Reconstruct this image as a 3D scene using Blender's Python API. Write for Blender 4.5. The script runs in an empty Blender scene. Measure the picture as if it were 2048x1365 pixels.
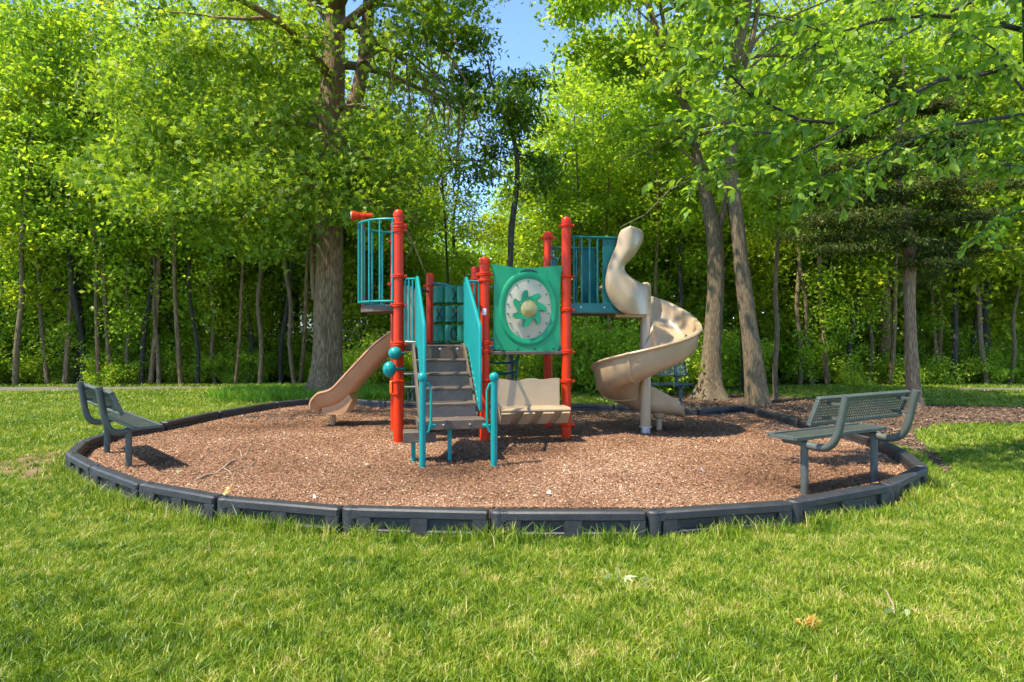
import bpy, math, random
import numpy as np
from mathutils import Vector, Matrix

random.seed(7)
RNG = np.random.default_rng(7)
C = bpy.context.scene.collection
PI = math.pi
FPX, HZ, CAMZ, CX = 1300.0, 672.0, 1.5, 1024.0     # measured from the photo (2048 px wide)

def at(px, py, Y):
    return Vector(((px-CX)/FPX*Y, Y, CAMZ-(py-HZ)/FPX*Y))
def gr(px, py, z=0.0):
    Y = (CAMZ-z)*FPX/(py-HZ)
    return Vector(((px-CX)/FPX*Y, Y, z))

# ---------------------------------------------------------------- materials
class NT:
    def __init__(s, name):
        s.m = bpy.data.materials.new(name); s.m.use_nodes = True
        s.t = s.m.node_tree; s.t.nodes.clear()
    def n(s, typ, **kw):
        nd = s.t.nodes.new(typ)
        for k, v in kw.items():
            if k.startswith('_'): nd.inputs[k[1:].replace('_', ' ')].default_value = v
            else: setattr(nd, k, v)
        return nd
    def l(s, a, b): s.t.links.new(a, b)
    def ramp(s, fac, stops):
        r = s.n('ShaderNodeValToRGB')
        e = r.color_ramp.elements
        while len(e) < len(stops): e.new(0.5)
        for i, (p, c) in enumerate(stops):
            e[i].position = p; e[i].color = (*c, 1)
        s.l(fac, r.inputs['Fac']); return r.outputs['Color']

def mat_plain(name, col, rough=0.5, var=0.15, scale=6.0, bump=0.0, bscale=60, spec=0.5, coat=0.0, dirt=None, metallic=0.0):
    T = NT(name)
    tc = T.n('ShaderNodeTexCoord')
    nz = T.n('ShaderNodeTexNoise', _Scale=scale, _Detail=8.0, _Roughness=0.65)
    T.l(tc.outputs['Object'], nz.inputs['Vector'])
    c0 = tuple(max(0, x*(1-var)) for x in col); c1 = tuple(min(1, x*(1+var)) for x in col)
    cc = T.ramp(nz.outputs['Fac'], [(0.3, c0), (0.7, c1)])
    if dirt:
        n2 = T.n('ShaderNodeTexNoise', _Scale=scale*3.1, _Detail=10.0, _Roughness=0.75)
        T.l(tc.outputs['Object'], n2.inputs['Vector'])
        mr = T.n('ShaderNodeMapRange'); mr.inputs['From Min'].default_value = 0.56; mr.inputs['From Max'].default_value = 0.75
        mr.inputs['To Max'].default_value = 0.6
        T.l(n2.outputs['Fac'], mr.inputs['Value'])
        mx = T.n('ShaderNodeMixRGB'); mx.inputs['Color2'].default_value = (*dirt, 1)
        T.l(mr.outputs[0], mx.inputs['Fac']); T.l(cc, mx.inputs['Color1']); cc = mx.outputs['Color']
    p = T.n('ShaderNodeBsdfPrincipled'); o = T.n('ShaderNodeOutputMaterial')
    T.l(cc, p.inputs['Base Color'])
    rr = T.n('ShaderNodeMapRange'); rr.inputs['To Min'].default_value = max(0.05, rough-0.12); rr.inputs['To Max'].default_value = min(1, rough+0.12)
    T.l(nz.outputs['Fac'], rr.inputs['Value']); T.l(rr.outputs[0], p.inputs['Roughness'])
    p.inputs['Specular IOR Level'].default_value = spec
    p.inputs['Coat Weight'].default_value = coat; p.inputs['Coat Roughness'].default_value = 0.15
    p.inputs['Metallic'].default_value = metallic
    if bump:
        bn = T.n('ShaderNodeTexNoise', _Scale=float(bscale), _Detail=4.0); T.l(tc.outputs['Object'], bn.inputs['Vector'])
        b = T.n('ShaderNodeBump', _Strength=bump, _Distance=0.01); T.l(bn.outputs['Fac'], b.inputs['Height']); T.l(b.outputs[0], p.inputs['Normal'])
    T.l(p.outputs[0], o.inputs['Surface'])
    return T.m

def mat_leaf(name, stops, trans=0.45, tcol=1.5, rough=0.5, spec=0.35, obvar=0.12):
    """leaf colour runs along the stops with the leaf's own random 'tint'"""
    T = NT(name)
    a = T.n('ShaderNodeAttribute'); a.attribute_name = 'tint'
    oi = T.n('ShaderNodeObjectInfo')
    ad = T.n('ShaderNodeMath', operation='MULTIPLY_ADD'); T.l(oi.outputs['Random'], ad.inputs[0]); ad.inputs[1].default_value = obvar*2; 
    sb = T.n('ShaderNodeMath', operation='SUBTRACT'); T.l(a.outputs['Fac'], sb.inputs[0]); sb.inputs[1].default_value = obvar
    T.l(sb.outputs[0], ad.inputs[2])
    cc = T.ramp(ad.outputs[0], stops)
    p = T.n('ShaderNodeBsdfPrincipled', _Roughness=rough); p.inputs['Specular IOR Level'].default_value = spec
    T.l(cc, p.inputs['Base Color'])
    tr = T.n('ShaderNodeBsdfTranslucent')
    hs = T.n('ShaderNodeMixRGB', blend_type='MULTIPLY'); hs.inputs['Fac'].default_value = 1.0
    hs.inputs['Color2'].default_value = (tcol*1.15, tcol*1.05, tcol*0.55, 1); T.l(cc, hs.inputs['Color1'])
    T.l(hs.outputs[0], tr.inputs['Color'])
    mx = T.n('ShaderNodeMixShader'); mx.inputs['Fac'].default_value = trans
    T.l(p.outputs[0], mx.inputs[1]); T.l(tr.outputs[0], mx.inputs[2])
    o = T.n('ShaderNodeOutputMaterial'); T.l(mx.outputs[0], o.inputs['Surface'])
    return T.m

def mat_bark(name, c0, c1, c2, sc=1.0, bump=0.9):
    T = NT(name)
    tc = T.n('ShaderNodeTexCoord'); mp = T.n('ShaderNodeMapping'); mp.inputs['Scale'].default_value = (19*sc, 19*sc, 1.7*sc)
    T.l(tc.outputs['Object'], mp.inputs['Vector'])
    nz = T.n('ShaderNodeTexNoise', _Scale=1.6, _Detail=8.0, _Roughness=0.65, _Distortion=1.4); T.l(mp.outputs[0], nz.inputs['Vector'])
    vo = T.n('ShaderNodeTexVoronoi', feature='DISTANCE_TO_EDGE', _Scale=1.7); T.l(mp.outputs[0], vo.inputs['Vector'])
    n2 = T.n('ShaderNodeTexNoise', _Scale=1.3, _Detail=5.0); T.l(tc.outputs['Object'], n2.inputs['Vector'])
    mul = T.n('ShaderNodeMath', operation='MULTIPLY'); T.l(nz.outputs['Fac'], mul.inputs[0])
    mr = T.n('ShaderNodeMapRange'); mr.inputs['From Max'].default_value = 0.25; mr.inputs['To Min'].default_value = 0.55; T.l(vo.outputs['Distance'], mr.inputs['Value'])
    T.l(mr.outputs[0], mul.inputs[1])
    cc = T.ramp(mul.outputs[0], [(0.18, c0), (0.42, c1), (0.66, c2)])
    mx = T.n('ShaderNodeMixRGB'); mx.inputs['Color2'].default_value = (0.13, 0.14, 0.075, 1)
    m2 = T.n('ShaderNodeMapRange'); m2.inputs['From Min'].default_value = 0.5; m2.inputs['From Max'].default_value = 0.75; m2.inputs['To Max'].default_value = 0.3
    T.l(n2.outputs['Fac'], m2.inputs['Value']); T.l(m2.outputs[0], mx.inputs['Fac']); T.l(cc, mx.inputs['Color1'])
    p = T.n('ShaderNodeBsdfPrincipled', _Roughness=0.9); T.l(mx.outputs[0], p.inputs['Base Color'])
    b = T.n('ShaderNodeBump', _Strength=bump, _Distance=0.03); T.l(mul.outputs[0], b.inputs['Height']); T.l(b.outputs[0], p.inputs['Normal'])
    o = T.n('ShaderNodeOutputMaterial'); T.l(p.outputs[0], o.inputs['Surface'])
    return T.m

def mat_tint(name, stops, rough=0.8, spec=0.3):
    T = NT(name)
    a = T.n('ShaderNodeAttribute'); a.attribute_name = 'tint'
    cc = T.ramp(a.outputs['Fac'], stops)
    p = T.n('ShaderNodeBsdfPrincipled', _Roughness=rough); p.inputs['Specular IOR Level'].default_value = spec
    T.l(cc, p.inputs['Base Color']); o = T.n('ShaderNodeOutputMaterial'); T.l(p.outputs[0], o.inputs['Surface'])
    return T.m

def mat_ground(name, stops, s1, s2, bump=0.6, bs=90.0, rough=0.95):
    T = NT(name)
    g = T.n('ShaderNodeNewGeometry')
    n1 = T.n('ShaderNodeTexNoise', _Scale=s1, _Detail=6.0, _Roughness=0.6); n2 = T.n('ShaderNodeTexNoise', _Scale=s2, _Detail=8.0, _Roughness=0.7)
    T.l(g.outputs['Position'], n1.inputs['Vector']); T.l(g.outputs['Position'], n2.inputs['Vector'])
    ad = T.n('ShaderNodeMath', operation='ADD'); ad.inputs[1].default_value = 0.0
    m1 = T.n('ShaderNodeMath', operation='MULTIPLY'); m1.inputs[1].default_value = 0.5; T.l(n1.outputs['Fac'], m1.inputs[0])
    m2 = T.n('ShaderNodeMath', operation='MULTIPLY'); m2.inputs[1].default_value = 0.5; T.l(n2.outputs['Fac'], m2.inputs[0])
    T.l(m1.outputs[0], ad.inputs[0]); T.l(m2.outputs[0], ad.inputs[1])
    cc = T.ramp(ad.outputs[0], stops)
    p = T.n('ShaderNodeBsdfPrincipled', _Roughness=rough); p.inputs['Specular IOR Level'].default_value = 0.2
    T.l(cc, p.inputs['Base Color'])
    n3 = T.n('ShaderNodeTexNoise', _Scale=bs, _Detail=6.0, _Roughness=0.7); T.l(g.outputs['Position'], n3.inputs['Vector'])
    b = T.n('ShaderNodeBump', _Strength=bump, _Distance=0.02); T.l(n3.outputs['Fac'], b.inputs['Height']); T.l(b.outputs[0], p.inputs['Normal'])
    o = T.n('ShaderNodeOutputMaterial'); T.l(p.outputs[0], o.inputs['Surface'])
    return T.m

def mat_perf(name, col, hole, scale, rough=0.6):
    """moulded or punched diamond pattern that is a real surface pattern of the plate"""
    T = NT(name)
    tc = T.n('ShaderNodeTexCoord'); mp = T.n('ShaderNodeMapping'); mp.vector_type = 'TEXTURE'; mp.inputs['Scale'].default_value = (1/scale, 1000, .8/scale)
    mp.inputs['Rotation'].default_value = (0, PI/4, 0.0)
    T.l(tc.outputs['Object'], mp.inputs['Vector'])
    vo = T.n('ShaderNodeTexVoronoi', feature='DISTANCE_TO_EDGE', _Scale=1.0, _Randomness=0.0); T.l(mp.outputs[0], vo.inputs['Vector'])
    n = T.n('ShaderNodeTexNoise', _Scale=9.0, _Detail=6.0); T.l(tc.outputs['Object'], n.inputs['Vector'])
    base = T.ramp(n.outputs['Fac'], [(0.3, tuple(x*0.8 for x in col)), (0.7, tuple(x*1.2 for x in col))])
    mr = T.n('ShaderNodeMapRange'); mr.inputs['From Min'].default_value = 0.16; mr.inputs['From Max'].default_value = 0.24; T.l(vo.outputs['Distance'], mr.inputs['Value'])
    mx = T.n('ShaderNodeMixRGB'); mx.inputs['Color2'].default_value = (*hole, 1); T.l(mr.outputs[0], mx.inputs['Fac']); T.l(base, mx.inputs['Color1'])
    p = T.n('ShaderNodeBsdfPrincipled', _Roughness=rough); T.l(mx.outputs[0], p.inputs['Base Color'])
    inv = T.n('ShaderNodeMath', operation='SUBTRACT'); inv.inputs[0].default_value = 1.0; T.l(mr.outputs[0], inv.inputs[1])
    b = T.n('ShaderNodeBump', _Strength=0.7, _Distance=0.006); T.l(inv.outputs[0], b.inputs['Height']); T.l(b.outputs[0], p.inputs['Normal'])
    o = T.n('ShaderNodeOutputMaterial'); T.l(p.outputs[0], o.inputs['Surface'])
    return T.m

M = {}
M['red'] = mat_plain('red_paint', (0.58, 0.030, 0.001), 0.38, 0.10, 4, spec=.25, coat=0.05, dirt=(0.47, 0.060, 0.022))
M['orange'] = mat_plain('orange_plastic', (0.85, 0.16, 0.02), 0.4, 0.1)
M['teal'] = mat_plain('teal_paint', (0.003, 0.235, 0.215), 0.38, 0.14, 5, spec=.35, coat=0.08, dirt=(0.02, 0.19, 0.175))
M['dteal'] = mat_plain('dark_teal_panel', (0.003, 0.105, 0.100), 0.42, 0.15, 5, spec=.35, coat=0.05)
M['green'] = mat_plain('green_plastic', (0.004, 0.26, 0.105), 0.42, 0.08, 4, spec=.4, dirt=(0.012, 0.22, 0.095))
M['shade_green'] = mat_plain('shaded_green_plastic', (0.004, 0.155, 0.085), 0.45, 0.12, 4, spec=.35)  # drum green darkened: the shade over the drums is in this colour
M['tan'] = mat_plain('tan_plastic', (0.40, 0.282, 0.158), 0.32, 0.10, 3, coat=.25, bump=0.12, bscale=180, dirt=(0.30, 0.20, 0.12))
M['tan_slide'] = mat_plain('orange_tan_plastic', (0.48, 0.245, 0.108), 0.34, 0.10, 3, coat=.2, bump=0.12, bscale=180, dirt=(0.33, 0.18, 0.09))
M['cream'] = mat_plain('cream_plastic', (0.46, 0.405, 0.275), 0.4, 0.08, 4, bump=0.05, dirt=(0.42, 0.36, 0.24))
M['bubble'] = mat_plain('clouded_yellow_window', (0.38, 0.32, 0.10), 0.25, 0.35, 9, coat=0.4)
M['brown'] = mat_plain('brown_coated_deck', (0.115, 0.084, 0.060), 0.65, 0.25, 8, bump=0.3, spec=.3, dirt=(0.19, 0.145, 0.105))
M['riser'] = mat_perf('brown_perforated_riser', (0.27, 0.205, 0.145), (0.05, 0.038, 0.028), 46)
M['black'] = mat_plain('black_glyph', (0.012, 0.012, 0.012), 0.5)
M['steel'] = mat_plain('galvanised_bolt', (0.55, 0.55, 0.55), 0.35, metallic=0.8)
M['white'] = mat_plain('white_sticker', (0.75, 0.75, 0.74), 0.5, 0.04)
M['border'] = mat_plain('weathered_black_plastic', (0.032, 0.031, 0.032), 0.5, 0.4, 5, bump=0.4, bscale=120, dirt=(0.13, 0.11, 0.085))
M['bench'] = mat_plain('green_grey_coated_steel', (0.074, 0.085, 0.070), 0.42, 0.15, 8, bump=0.1, bscale=150, dirt=(0.11, 0.12, 0.105))
M['bench_top'] = mat_perf('grey_perforated_seat', (0.13, 0.155, 0.15), (0.03, 0.034, 0.034), 55, 0.45)
M['bench_blue'] = mat_plain('blue_coated_steel', (0.026, 0.055, 0.075), 0.45, 0.15, 8)
M['bark'] = mat_bark('oak_bark', (0.035, 0.022, 0.012), (0.22, 0.135, 0.062), (0.46, 0.30, 0.15))
M['bark_light'] = mat_bark('pale_bark', (0.045, 0.031, 0.016), (0.18, 0.125, 0.066), (0.36, 0.262, 0.145), 1.5, 0.7)
M['bark_dark'] = mat_bark('dark_bark', (0.012, 0.010, 0.008), (0.045, 0.036, 0.028), (0.11, 0.09, 0.07), 1.4)
M['bark_cedar'] = mat_bark('cedar_bark', (0.09, 0.053, 0.028), (0.29, 0.18, 0.10), (0.50, 0.36, 0.22), 1.3, 0.8)
M['twig'] = mat_plain('dry_wood', (0.32, 0.23, 0.15), 0.8, 0.25, 20)
LG = lambda k: [(0.0, (0.075*k, 0.13*k, 0.012*k)), (0.35, (0.14*k, 0.23*k, 0.017*k)), (0.7, (0.22*k, 0.31*k, 0.022*k)), (1.0, (0.36*k, 0.41*k, 0.05*k))]
M['leaf_oak'] = mat_leaf('oak_leaves', [(0.0, (0.050, 0.10, 0.010)), (0.4, (0.125, 0.22, 0.018)), (0.75, (0.22, 0.32, 0.026)), (1.0, (0.36, 0.42, 0.055))], 0.5, 1.75, rough=0.5, spec=.35)
M['leaf_wood'] = mat_leaf('woodland_leaves', LG(1.35), 0.55, 1.75)
M['leaf_yel'] = mat_leaf('yellow_green_leaves', [(0.0, (0.09, 0.14, 0.010)), (0.4, (0.21, 0.29, 0.014)), (0.8, (0.35, 0.40, 0.02)), (1.0, (0.46, 0.46, 0.04))], 0.55, 1.7)
M['leaf_shrub'] = mat_leaf('shrub_leaves', LG(1.35), 0.5, 1.7, rough=0.5, spec=.35)
M['leaf_near'] = mat_leaf('broad_leaves', [(0.0, (0.05, 0.12, 0.012)), (0.4, (0.12, 0.23, 0.02)), (0.8, (0.22, 0.34, 0.035)), (1.0, (0.34, 0.42, 0.07))], 0.5, 1.8, 0.48, .35)
M['leaf_cedar'] = mat_leaf('cedar_sprays', [(0.0, (0.020, 0.034, 0.008)), (0.5, (0.052, 0.080, 0.015)), (0.88, (0.115, 0.15, 0.025)), (1.0, (0.30, 0.19, 0.06))], 0.35, rough=0.6, spec=0.2)
M['blade'] = mat_leaf('grass_blades', [(0.0, (0.050, 0.105, 0.005)), (0.3, (0.13, 0.225, 0.009)), (0.60, (0.25, 0.34, 0.015)), (0.84, (0.42, 0.42, 0.06)), (1.0, (0.62, 0.50, 0.22))], 0.3, 1.3, 0.45, 0.4, 0.0)
M['blade_long'] = mat_leaf('long_grass_blades', [(0.0, (0.09, 0.22, 0.012)), (0.5, (0.19, 0.36, 0.022)), (1.0, (0.32, 0.45, 0.05))], 0.4, 1.3, 0.45, 0.4, 0.0)
M['chips'] = mat_tint('wood_chips', [(0.0, (0.060, 0.029, 0.014)), (0.3, (0.185, 0.090, 0.044)), (0.62, (0.325, 0.170, 0.088)), (0.85, (0.47, 0.285, 0.17)), (1.0, (0.70, 0.56, 0.42))])
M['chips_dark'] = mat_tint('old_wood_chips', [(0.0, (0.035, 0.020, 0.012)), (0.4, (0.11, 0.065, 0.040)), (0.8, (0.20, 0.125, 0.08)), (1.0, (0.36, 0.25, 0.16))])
M['lawn'] = mat_ground('lawn_soil', [(0.30, (0.045, 0.085, 0.008)), (0.48, (0.10, 0.155, 0.014)), (0.62, (0.17, 0.17, 0.035)), (0.75, (0.24, 0.19, 0.08))], 0.8, 14.0)
M['mulchg'] = mat_ground('mulch_ground', [(0.30, (0.07, 0.035, 0.02)), (0.5, (0.20, 0.10, 0.058)), (0.7, (0.32, 0.18, 0.11))], 1.2, 45.0, 1.0, 120.0)
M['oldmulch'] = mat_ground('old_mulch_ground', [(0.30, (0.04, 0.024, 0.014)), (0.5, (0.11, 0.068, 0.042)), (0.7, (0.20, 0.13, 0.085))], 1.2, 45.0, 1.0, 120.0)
M['soil'] = mat_ground('dry_soil', [(0.3, (0.11, 0.07, 0.035)), (0.5, (0.20, 0.135, 0.07)), (0.7, (0.30, 0.21, 0.12))], 2.0, 40.0)
M['woodfloor'] = mat_ground('leaf_litter', [(0.3, (0.05, 0.055, 0.018)), (0.5, (0.13, 0.13, 0.045)), (0.7, (0.24, 0.18, 0.09))], 0.6, 16.0)
M['asphalt'] = mat_ground('worn_asphalt', [(0.3, (0.09, 0.085, 0.065)), (0.7, (0.19, 0.165, 0.125))], 1.0, 60.0, 0.3)
M['siding'] = mat_plain('pale_siding', (0.42, 0.44, 0.38), 0.7, 0.05, 2)
M['roof'] = mat_plain('grey_shingles', (0.12, 0.12, 0.13), 0.9, 0.3, 20)
M['trim'] = mat_plain('white_trim', (0.72, 0.72, 0.70), 0.5, 0.03)
M['glass'] = mat_plain('dark_window_glass', (0.05, 0.06, 0.075), 0.08, 0.1)

# ---------------------------------------------------------------- mesh builder
class MB:
    def __init__(s): s.v = []; s.f = []
    def add(s, vs, fs):
        b = len(s.v); s.v += [tuple(v) for v in vs]; s.f += [tuple(i+b for i in f) for f in fs]; return s
    def obox(s, c, ax, ay, az, bev=0.0):
        """oriented box: centre and three half-axis vectors, edges bevelled by bev metres"""
        c = Vector(c); ax, ay, az = Vector(ax), Vector(ay), Vector(az)
        lx, ly, lz = ax.length, ay.length, az.length
        bv = min(bev, lx*.45, ly*.45, lz*.45)
        if bv <= 0:
            vs = [c+ax*i+ay*j+az*k for i in (-1, 1) for j in (-1, 1) for k in (-1, 1)]
            return s.add(vs, [(0, 1, 3, 2), (4, 6, 7, 5), (0, 4, 5, 1), (2, 3, 7, 6), (0, 2, 6, 4), (1, 5, 7, 3)])
        ux, uy, uz = ax/lx, ay/ly, az/lz
        vs = []; idx = {}
        for i in (-1, 1):
            for j in (-1, 1):
                for k in (-1, 1):
                    for w in range(3):
                        d = [lx-bv, ly-bv, lz-bv]; d[w] += bv
                        idx[(i, j, k, w)] = len(vs); vs.append(c+ux*(i*d[0])+uy*(j*d[1])+uz*(k*d[2]))
        F = []
        for i in (-1, 1): F.append([idx[(i, j, k, 0)] for j, k in ((-1, -1), (1, -1), (1, 1), (-1, 1))])
        for j in (-1, 1): F.append([idx[(i, j, k, 1)] for i, k in ((-1, -1), (-1, 1), (1, 1), (1, -1))])
        for k in (-1, 1): F.append([idx[(i, j, k, 2)] for i, j in ((-1, -1), (1, -1), (1, 1), (-1, 1))])
        for j in (-1, 1):
            for k in (-1, 1): F.append([idx[(-1, j, k, 1)], idx[(1, j, k, 1)], idx[(1, j, k, 2)], idx[(-1, j, k, 2)]])
        for i in (-1, 1):
            for k in (-1, 1): F.append([idx[(i, -1, k, 0)], idx[(i, 1, k, 0)], idx[(i, 1, k, 2)], idx[(i, -1, k, 2)]])
        for i in (-1, 1):
            for j in (-1, 1): F.append([idx[(i, j, -1, 0)], idx[(i, j, 1, 0)], idx[(i, j, 1, 1)], idx[(i, j, -1, 1)]])
        for i in (-1, 1):
            for j in (-1, 1):
                for k in (-1, 1): F.append([idx[(i, j, k, 0)], idx[(i, j, k, 1)], idx[(i, j, k, 2)]])
        return s.add(vs, F)
    def box(s, x0, x1, y0, y1, z0, z1, bev=0.0):
        return s.obox(((x0+x1)/2, (y0+y1)/2, (z0+z1)/2), ((x1-x0)/2, 0, 0), (0, (y1-y0)/2, 0), (0, 0, (z1-z0)/2), bev)
    def tube(s, pts, r, n=10, cap=True, closed=False):
        pts = [Vector(p) for p in pts]; m = len(pts)
        rs = r if hasattr(r, '__len__') else [r]*m
        up = Vector((0.01, 0.02, 1)); vs = []
        prev = None
        for i, p in enumerate(pts):
            if closed: t = pts[(i+1) % m]-pts[i-1]
            else: t = pts[min(i+1, m-1)]-pts[max(i-1, 0)]
            if t.length < 1e-9: t = Vector((0, 0, 1))
            t.normalize()
            if prev is None:
                a = t.cross(up)
                if a.length < 0.05: a = t.cross(Vector((1, 0, 0)))
            else: a = prev - t*prev.dot(t)
            if a.length < 1e-6: a = t.cross(Vector((1, 0.1, 0)))
            a.normalize(); prev = a; b = t.cross(a)
            for k in range(n):
                an = 2*PI*k/n; vs.append(p+(a*math.cos(an)+b*math.sin(an))*rs[i])
        fs = []
        for i in range(m if closed else m-1):
            j = (i+1) % m
            for k in range(n): fs.append((i*n+k, i*n+(k+1) % n, j*n+(k+1) % n, j*n+k))
        if cap and not closed: fs += [tuple(range(n))[::-1], tuple((m-1)*n+k for k in range(n))]
        return s.add(vs, fs)
    def lathe(s, o, prof, n=16, axis=(0, 0, 1)):
        """rings (radius, height) round an axis through o"""
        o = Vector(o); q = Vector((0, 0, 1)).rotation_difference(Vector(axis).normalized()); vs = []
        for r, h in prof:
            for k in range(n):
                a = 2*PI*k/n; vs.append(o+q @ Vector((r*math.cos(a), r*math.sin(a), h)))
        m = len(prof); fs = []
        for i in range(m-1):
            for k in range(n): fs.append((i*n+k, i*n+(k+1) % n, (i+1)*n+(k+1) % n, (i+1)*n+k))
        fs += [tuple(range(n))[::-1], tuple((m-1)*n+k for k in range(n))]
        return s.add(vs, fs)
    def prism(s, outline, d):
        """3D outline extruded by vector d"""
        n = len(outline); a = [Vector(p) for p in outline]; d = Vector(d)
        return s.add(a+[p+d for p in a], [tuple(range(n))[::-1], tuple(range(n, 2*n))]+[(i, (i+1) % n, n+(i+1) % n, n+i) for i in range(n)])
    def ringprism(s, outer, inner, d):
        n = len(outer); d = Vector(d); o = [Vector(p) for p in outer]; i_ = [Vector(p) for p in inner]
        vs = o+i_+[p+d for p in o]+[p+d for p in i_]; F = []
        for k in range(n):
            j = (k+1) % n
            F += [(k, j, n+j, n+k), (2*n+k, 3*n+k, 3*n+j, 2*n+j), (k, 2*n+k, 2*n+j, j), (n+k, n+j, 3*n+j, 3*n+k)]
        return s.add(vs, F)
    def sphere(s, c, rx, ry=None, rz=None, n=18):
        ry = ry or rx; rz = rz or rx; m = n//2; c = Vector(c); vs = []
        for i in range(1, m):
            t = PI*i/m
            for k in range(n):
                a = 2*PI*k/n; vs.append(c+Vector((rx*math.sin(t)*math.cos(a), ry*math.sin(t)*math.sin(a), rz*math.cos(t))))
        top, bot = len(vs), len(vs)+1; vs += [c+Vector((0, 0, rz)), c-Vector((0, 0, rz))]; fs = []
        for i in range(m-2):
            for k in range(n): fs.append((i*n+k, (i+1)*n+k, (i+1)*n+(k+1) % n, i*n+(k+1) % n))
        for k in range(n): fs += [(top, k, (k+1) % n), (bot, (m-2)*n+(k+1) % n, (m-2)*n+k)]
        return s.add(vs, fs)
    def sweep(s, frames, profs):
        """closed profiles (a,b) placed on frames (origin, A, B)"""
        n = len(profs[0]); vs = []
        for (o, A, B), pr in zip(frames, profs):
            for a, b in pr: vs.append(Vector(o)+Vector(A)*a+Vector(B)*b)
        fs = []
        for i in range(len(frames)-1):
            for k in range(n): fs.append((i*n+k, i*n+(k+1) % n, (i+1)*n+(k+1) % n, (i+1)*n+k))
        m = len(frames)
        fs += [tuple(range(n))[::-1], tuple((m-1)*n+k for k in range(n))]
        return s.add(vs, fs)
    def build(s, name, mat, parent=None, org=(0, 0, 0), smooth=38):
        me = bpy.data.meshes.new(name); o = Vector(org)
        me.from_pydata([tuple(Vector(v)-o) for v in s.v], [], s.f); me.validate(); me.update()
        if smooth:
            me.polygons.foreach_set('use_smooth', [True]*len(me.polygons)); me.set_sharp_from_angle(angle=math.radians(smooth))
        me.materials.append(mat)
        ob = bpy.data.objects.new(name, me); C.objects.link(ob)
        if parent is not None: ob.parent = parent
        return ob

def tag(o, label=None, cat=None, group=None, kind=None):
    for k, v in (('label', label), ('category', cat), ('group', group), ('kind', kind)):
        if v: o[k] = v
    return o
def empty(name, loc, label, cat, group=None, rz=0.0):
    o = bpy.data.objects.new(name, None); C.objects.link(o); o.location = loc; o.rotation_euler = (0, 0, rz)
    o.empty_display_size = 0.1
    return tag(o, label, cat, group)
def copy_tree(src):
    r = src.copy(); C.objects.link(r)
    for ch in src.children:
        c = ch.copy(); C.objects.link(c); c.parent = r
        for g in ch.children:
            d = g.copy(); C.objects.link(d); d.parent = c
    return r

# big meshes straight from numpy arrays: every face has k corners
def np_mesh(name, V, Fc, mat, parent=None, tint=None, loc=None, smooth=False):
    me = bpy.data.meshes.new(name); nv = len(V); nf, k = Fc.shape
    me.vertices.add(nv); me.vertices.foreach_set('co', V.astype(np.float32).ravel())
    me.loops.add(nf*k); me.loops.foreach_set('vertex_index', Fc.astype(np.int32).ravel())
    me.polygons.add(nf); me.polygons.foreach_set('loop_start', np.arange(0, nf*k, k, dtype=np.int32))
    try: me.polygons.foreach_set('loop_total', np.full(nf, k, dtype=np.int32))
    except Exception: pass
    if smooth: me.polygons.foreach_set('use_smooth', np.ones(nf, dtype=bool))
    if tint is not None:
        at_ = me.attributes.new('tint', 'FLOAT', 'POINT'); at_.data.foreach_set('value', tint.astype(np.float32))
    me.update(calc_edges=True); me.materials.append(mat)
    o = bpy.data.objects.new(name, me); C.objects.link(o)
    if parent is not None: o.parent = parent
    if loc is not None: o.location = loc
    return o

LEAF_SIMPLE = (np.array([[0, 0, 0], [.30, .45, .07], [0, 1, -.05], [-.30, .45, .07]]), np.array([[0, 1, 2, 3]]))
LEAF_LONG = (np.array([[0, 0, 0], [.17, .45, .05], [0, 1, -.12], [-.17, .45, .05]]), np.array([[0, 1, 2, 3]]))
LEAF_OAK = (np.array([[0, 0, 0], [.11, .45, .02], [0, 1.0, -.06], [-.11, .45, .02],
                      [.22, .24, .03], [.52, .72, -.02], [.05, .42, .02],
                      [-.05, .42, .02], [-.52, .72, -.02], [-.22, .24, .03],
                      [.42, .20, 0], [.10, .05, 0], [-.10, .05, 0], [-.42, .20, 0]]),
            np.array([[0, 1, 2, 3], [0, 4, 5, 6], [0, 7, 8, 9], [0, 11, 10, 4], [0, 9, 13, 12]]))
LEAF_BROAD = (np.array([[0, 0, 0], [.22, .28, .06], [.24, .62, .03], [0, 1, -.14], [-.24, .62, .03], [-.22, .28, .06], [0, .3, 0], [0, .64, -.03]]),
              np.array([[0, 1, 6, 5], [1, 2, 7, 6], [5, 6, 7, 4], [7, 2, 3, 4]]))

def norm(a): return a/np.maximum(np.linalg.norm(a, axis=1, keepdims=True), 1e-9)
def leaves(name, P, size, tint, mat, parent, templ=LEAF_SIMPLE, up=0.9, droop=0.25, D=None, loc=None, rng=RNG):
    n = len(P)
    N = rng.normal(size=(n, 3)); N[:, 2] += up*0.9; N = norm(N)
    if D is None: D = rng.normal(size=(n, 3)); D[:, 2] -= droop
    D = D-N*np.sum(D*N, axis=1, keepdims=True); D = norm(D); S = np.cross(D, N)
    tv, tf = templ; k = len(tv)
    V = P[:, None, :]+size[:, None, None]*(tv[None, :, 0:1]*S[:, None, :]+tv[None, :, 1:2]*D[:, None, :]+tv[None, :, 2:3]*N[:, None, :])
    Fc = (tf[None, :, :]+(np.arange(n)*k)[:, None, None]).reshape(-1, 4)
    return np_mesh(name, V.reshape(-1, 3), Fc, mat, parent, np.repeat(tint, k), loc)

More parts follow.
